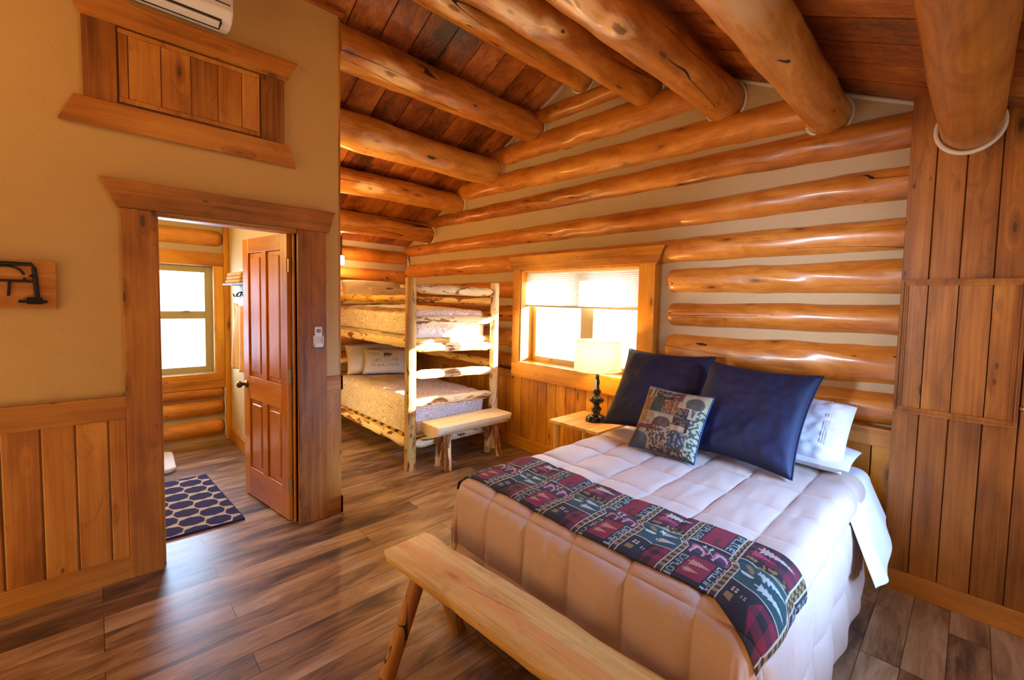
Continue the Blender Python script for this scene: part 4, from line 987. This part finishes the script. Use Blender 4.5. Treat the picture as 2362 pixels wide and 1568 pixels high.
# ------------------------------------------------------------------ throw blanket
RED = (0.30, 0.012, 0.035); DRK = (0.02, 0.012, 0.016); GRN = (0.018, 0.075, 0.075); CRE = (0.66, 0.58, 0.45); GOLD = (0.34, 0.20, 0.06); PNK = (0.50, 0.05, 0.13)
def tree(x, y, L, Wd):
    """fir lying along +x, trunk axis y=0, tip at L"""
    if x < 0 or x > L: return False
    if x < 0.12*L: return abs(y) < 0.05*Wd+0.002
    k = (x-0.12*L)/(0.88*L); saw = 1-((k*6) % 1.0)*0.55
    return abs(y) < Wd*0.5*(1-k)*saw+0.0012
def plaid(x, y, a=RED, c=DRK):
    i = int(x/0.028) % 2; j = int(y/0.028) % 2
    return a if (i and j) else (tuple((p+q)/2 for p, q in zip(a, c)) if (i or j) else c)
PER = 0.40
def pattern(x, y):
    """x metres from the left end, y metres from the foot-side edge (0..0.42)"""
    px = (x+0.005) % PER
    jog = 0.030*min(1, max(0, (y-0.20)/0.035))
    for c in (0.0, 0.20):
        d = (px-c+jog) % PER
        if d < 0.030:
            if d < 0.0045 or d > 0.0255 or abs(y-0.215) < 0.003: return CRE
            return GOLD if (int(y/0.016) % 2) ^ (d > 0.015 and y > 0.2) else (0.06, 0.025, 0.012)
    pj = (px+jog) % PER
    side = 0 if pj < 0.20 else 1
    x2 = pj-0.030-0.20*side          # 0 .. 0.17 inside a block
    if side == 0:
        if y < 0.13:
            if abs(y-0.127) < 0.0025: return CRE
            for ox, oy, s in ((0.036, 0.080, 0.012), (0.072, 0.068, 0.008)):
                ax, ay = abs(x2-ox), abs(y-oy)
                if ax < s and ay < s: return DRK if (ax < 0.0025 or ay < 0.0025) else CRE
            if abs(x2-0.030) < 0.014 and 0.025 < y < 0.055: return GOLD
            if x2 > 0.09+0.35*abs(y-0.06): return plaid(x2, y)
            return DRK
        if y < 0.27:
            if abs(y-0.267) < 0.0025: return CRE
            if tree(x2-0.080, y-0.225, 0.085, 0.045) or tree(x2-0.072, y-0.170, 0.090, 0.045): return (0.62, 0.60, 0.52)
            if ((x2-0.050)/0.016)**2+((y-0.225)/0.016)**2 < 1: return GOLD
            if ((x2-0.032)/0.026)**2+((y-0.195)/0.012)**2 < 1 and y < 0.198: return (0.66, 0.66, 0.6)
            return GRN
        if y < 0.305: return GOLD if noise.noise(Vector((x2*70, y*60, 1))) > 0.15 else DRK
        if tree(x2-0.030, y-0.375, 0.125, 0.055): return (0.66, 0.52, 0.42)
        if tree(x2-0.015, y-0.335, 0.100, 0.045): return PNK
        return plaid(x2, y, (0.22, 0.01, 0.03))
    if y < 0.155:
        if x2 < 0.036 and glyph('EXPLORE', (0.135-y)/0.030, (0.034-x2)/0.027): return (0.42, 0.50, 0.44)
        if x2 > 0.136 and glyph('DREAM', (0.155-y)/0.036, (0.168-x2)/0.030): return (0.48, 0.56, 0.50)
        if 0.040 < x2 < 0.132 and y > 0.015:
            if tree(x2-0.046, y-0.105, 0.082, 0.050) or tree(x2-0.048, y-0.055, 0.060, 0.038): return (0.62, 0.27, 0.16)
            return RED
        return DRK
    if y < 0.27:
        if abs(y-0.267) < 0.0025: return CRE
        for cx_ in (0.042, 0.132):
            ex, ey = x2-cx_, (y-0.180)
            rr = math.hypot(ex, ey*0.62)
            if 0.020 < rr < 0.034 and ey > -0.012:
                return CRE if (rr < 0.0235 or (int(math.atan2(ey*0.62, ex)*10) % 2 == 0 and rr < 0.029)) else PNK
            if rr < 0.020 and ey > 0: return (0.10, 0.03, 0.07)
        ax = x2-0.087; ay = y-0.215
        if (abs(ax-ay*0.6) < 0.0025 or abs(ax+ay*0.6) < 0.0025) and abs(ay) < 0.03: return CRE
        if ((ax-0.014)/0.007)**2+((ay-0.028)/0.013)**2 < 1 or ((ax+0.014)/0.007)**2+((ay-0.028)/0.013)**2 < 1: return CRE
        return (0.045, 0.016, 0.032)
    if x2 < 0.036 and glyph('EXPLORE', (0.43-y)/0.030, (0.034-x2)/0.027): return (0.40, 0.48, 0.40)
    if x2 > 0.136 and glyph('ALIVE', (0.405-y)/0.031, (0.168-x2)/0.029): return (0.44, 0.52, 0.46)
    if 0.040 < x2 < 0.132: return RED if noise.noise(Vector((x2*26, y*24, 5))) < 0.30 else (0.14, 0.02, 0.02)
    return DRK
TX0, TX1 = BX0-0.10, BX1+0.30
TL = 1.705
def throwp(u, v):
    s = BX0-0.055+(TL-0.07)*u; q = BY0+0.045+0.405*v+0.012*math.sin(u*9)*(1 if v > 0.5 else 0.4)
    # the right end is pulled slightly towards the foot
    q -= 0.09*max(0, u-0.88)/0.12*(1-v*0.3)
    p, nr = comf_top(s, q)
    k = 0.018+0.55*puff(s, q)+0.0035*noise.noise(Vector((s*14, q*14, 8)))
    curl = max(0, 0.03-u)/0.03
    p = p+nr*k
    return (p.x-0.03*curl, p.y, p.z+0.018*math.sin(curl*math.pi))
bm = MB(); bm.grid(throwp, 800, 168, cfn=lambda u, v: tuple(0.72*q_ for q_ in pattern(u*TL+0.12, v*0.42)))
tag(bm.build('throw_blanket', MT['cloth'], smooth=True, solid=0.006), 'dark red and green lodge patterned throw lying across the foot of the big bed', 'blanket')

# ------------------------------------------------------------------ pillows of the big bed
ZP = BZ+0.020
def sham(label, W, H, T, loc, lean, rz, seed, roll=0):
    b = cushion('s', W, H, T, None, 0.085, 64, 64, seed, amp=0.010)
    o = b.build('square_pillow', MT['navy'], smooth=True); tag(o, label, 'pillow'); piping(o, W+0.006, H+0.006, 0.085, MT['navy'], 0.0045); place(o, loc, lean, rz, roll); return o
sham('navy square pillow nearest the table lamp', 0.69, 0.65, 0.17, (-1.64, 2.62, ZP+0.03), 36, 6, 1)
sham('navy square pillow in the middle of the big bed, brighter at its lower corner', 0.69, 0.64, 0.17, (-0.99, 2.49, ZP+0.03), 38, -3, 2, 1)
def tapestry(u, v):
    x, y = u, v
    n1 = noise.noise(Vector((x*26, y*26, 2))); n2 = noise.noise(Vector((x*60, y*60, 7)))
    def spk(a, b, th=0.0): return a if n1 > th else b
    TAN = (0.52, 0.40, 0.22); BRN = (0.12, 0.055, 0.025); OR = (0.50, 0.20, 0.05); BLK = (0.022, 0.018, 0.016)
    # patches (x0,x1,y0,y1)
    if y > 0.80:
        if x < 0.16: return TAN if ((x-0.07)/0.05)**2+((y-0.87)/0.07)**2 > 1 else (0.24, 0.09, 0.03)
        if x < 0.22: return (0.44, 0.30, 0.06) if x > 0.175 else BLK
        if x < 0.58: return OR if (0.86 < y < 0.90 and n2 > -0.1 and x > 0.28) else (spk((0.22, 0.16, 0.08), BLK, 0.15) if y < 0.95 else TAN)
        if x < 0.66: return (0.20, 0.03, 0.025)
        return TAN if ((x-0.84)/0.13)**2+((y-0.80)/0.11)**2 > 1 else (0.10, 0.07, 0.05)
    if y > 0.56:
        if x < 0.20: return spk(OR, (0.30, 0.17, 0.05))
        if x < 0.62: 
            if x < 0.38 and n1 > -0.25: return (0.045, 0.045, 0.02)
            return spk(OR, (0.20, 0.08, 0.035), 0.05)
        if y > 0.72 and x > 0.70: return (0.12, 0.085, 0.06) if ((x-0.84)/0.13)**2+((y-0.80)/0.13)**2 < 1 else (0.60, 0.52, 0.40)
        if x < 0.80: return (0.55, 0.30, 0.18) if y > 0.70 else spk((0.24, 0.10, 0.05), BLK)
        if x < 0.92: return (0.58, 0.54, 0.42) if abs((x-0.86)*2) > 0.5*(y-0.56) or n2 > 0.1 else BLK
        return spk((0.50, 0.52, 0.38), (0.08, 0.10, 0.05))
    if y > 0.34:
        if x < 0.24: return spk((0.46, 0.26, 0.08), TAN)
        if x < 0.60: return (0.14, 0.065, 0.03) if (((x-0.44)/0.14)**2+((y-0.42)/0.09)**2 < 1 or (abs(x-0.32) < 0.03 and y < 0.42)) else (0.52, 0.40, 0.24)
        if x < 0.82: return (0.58, 0.44, 0.30) if y < 0.42 else spk((0.20, 0.08, 0.04), BLK)
        if x < 0.86: return BLK
        return spk((0.50, 0.52, 0.40), (0.07, 0.09, 0.06))
    if y > 0.27 and x < 0.34: return (0.22, 0.03, 0.035)
    if x < 0.34: return (0.11, 0.11, 0.12) if ((x-0.15)/0.16)**2+((y-0.08)/0.13)**2 < 1 else (BLK if n1 > 0.12 and y > 0.1 else TAN)
    if x < 0.60: return spk((0.46, 0.30, 0.17), (0.10, 0.045, 0.025))
    if x < 0.86: return ((0.28, 0.30, 0.32) if n1 > 0.1 else (0.04, 0.05, 0.06)) if ((x-0.72)/0.14)**2+((y-0.2)/0.13)**2 < 1 else spk(BRN, TAN, -0.1)
    return spk((0.55, 0.54, 0.42), (0.06, 0.09, 0.07))
b = cushion('c', 0.43, 0.42, 0.14, None, 0.065, 150, 150, 8, lambda u, v: tuple(q_*k_ for q_, k_ in zip(tapestry(u, v), (0.58, 0.50, 0.40))), amp=0.008)
o = b.build('patchwork_cushion', MT['tapestry'], smooth=True); tag(o, 'small wildlife patchwork cushion leaning on the navy pillows', 'cushion')
piping(o, 0.434, 0.424, 0.065, plain('blue_cord', (0.006, 0.03, 0.12), 0.7), 0.005)
place(o, (-1.33, 2.30, ZP+0.025), 34, 4, 2)
def white_pillow(label, loc, lean, rz, seed, W=0.70, H=0.44, roll=0):
    b = cushion('w', W, H, 0.19, None, 0.03, 70, 50, seed, amp=0.02)
    o = b.build('bed_pillow', MT['sheet'], smooth=True); tag(o, label, 'pillow'); place(o, loc, lean, rz, roll)
    def hem(b):
        for k in range(3):
            xx = W/2-0.09-0.013*k
            a = xx/(W/2)
            pts = []
            for i in range(31):
                c = -0.96+1.92*i/30; th = 0.095*(max(0, (1-a**4)*(1-c**4))**0.42)
                pts.append((xx*(1-0.03*(1-c*c)), -th-0.001, H/2*c*(1-0.03*(1-a*a))+H/2))
            b.tube(pts, 0.0015, 5, False)
    quick(hem, 'hem_stitch', plain('grey_thread', (0.5, 0.52, 0.6), 0.8), o)
    return o
white_pillow('white pillow with stitched hem standing at the right end of the big bed', (-0.83, 2.79, ZP+0.02), 42, -2, 11)
white_pillow('white pillow behind the left navy pillow, mostly hidden', (-1.60, 2.93, ZP+0.02), 12, 3, 12, 0.66, 0.42)
b = cushion('w', 0.68, 0.38, 0.09, None, 0.03, 50, 40, 13, amp=0.01); o = b.build('bed_pillow', MT['sheet'], smooth=True)
tag(o, 'flat white pillow lying under the right white pillow against the wall', 'pillow'); place(o, (-0.78, 2.74, ZP+0.055), 88, 0)
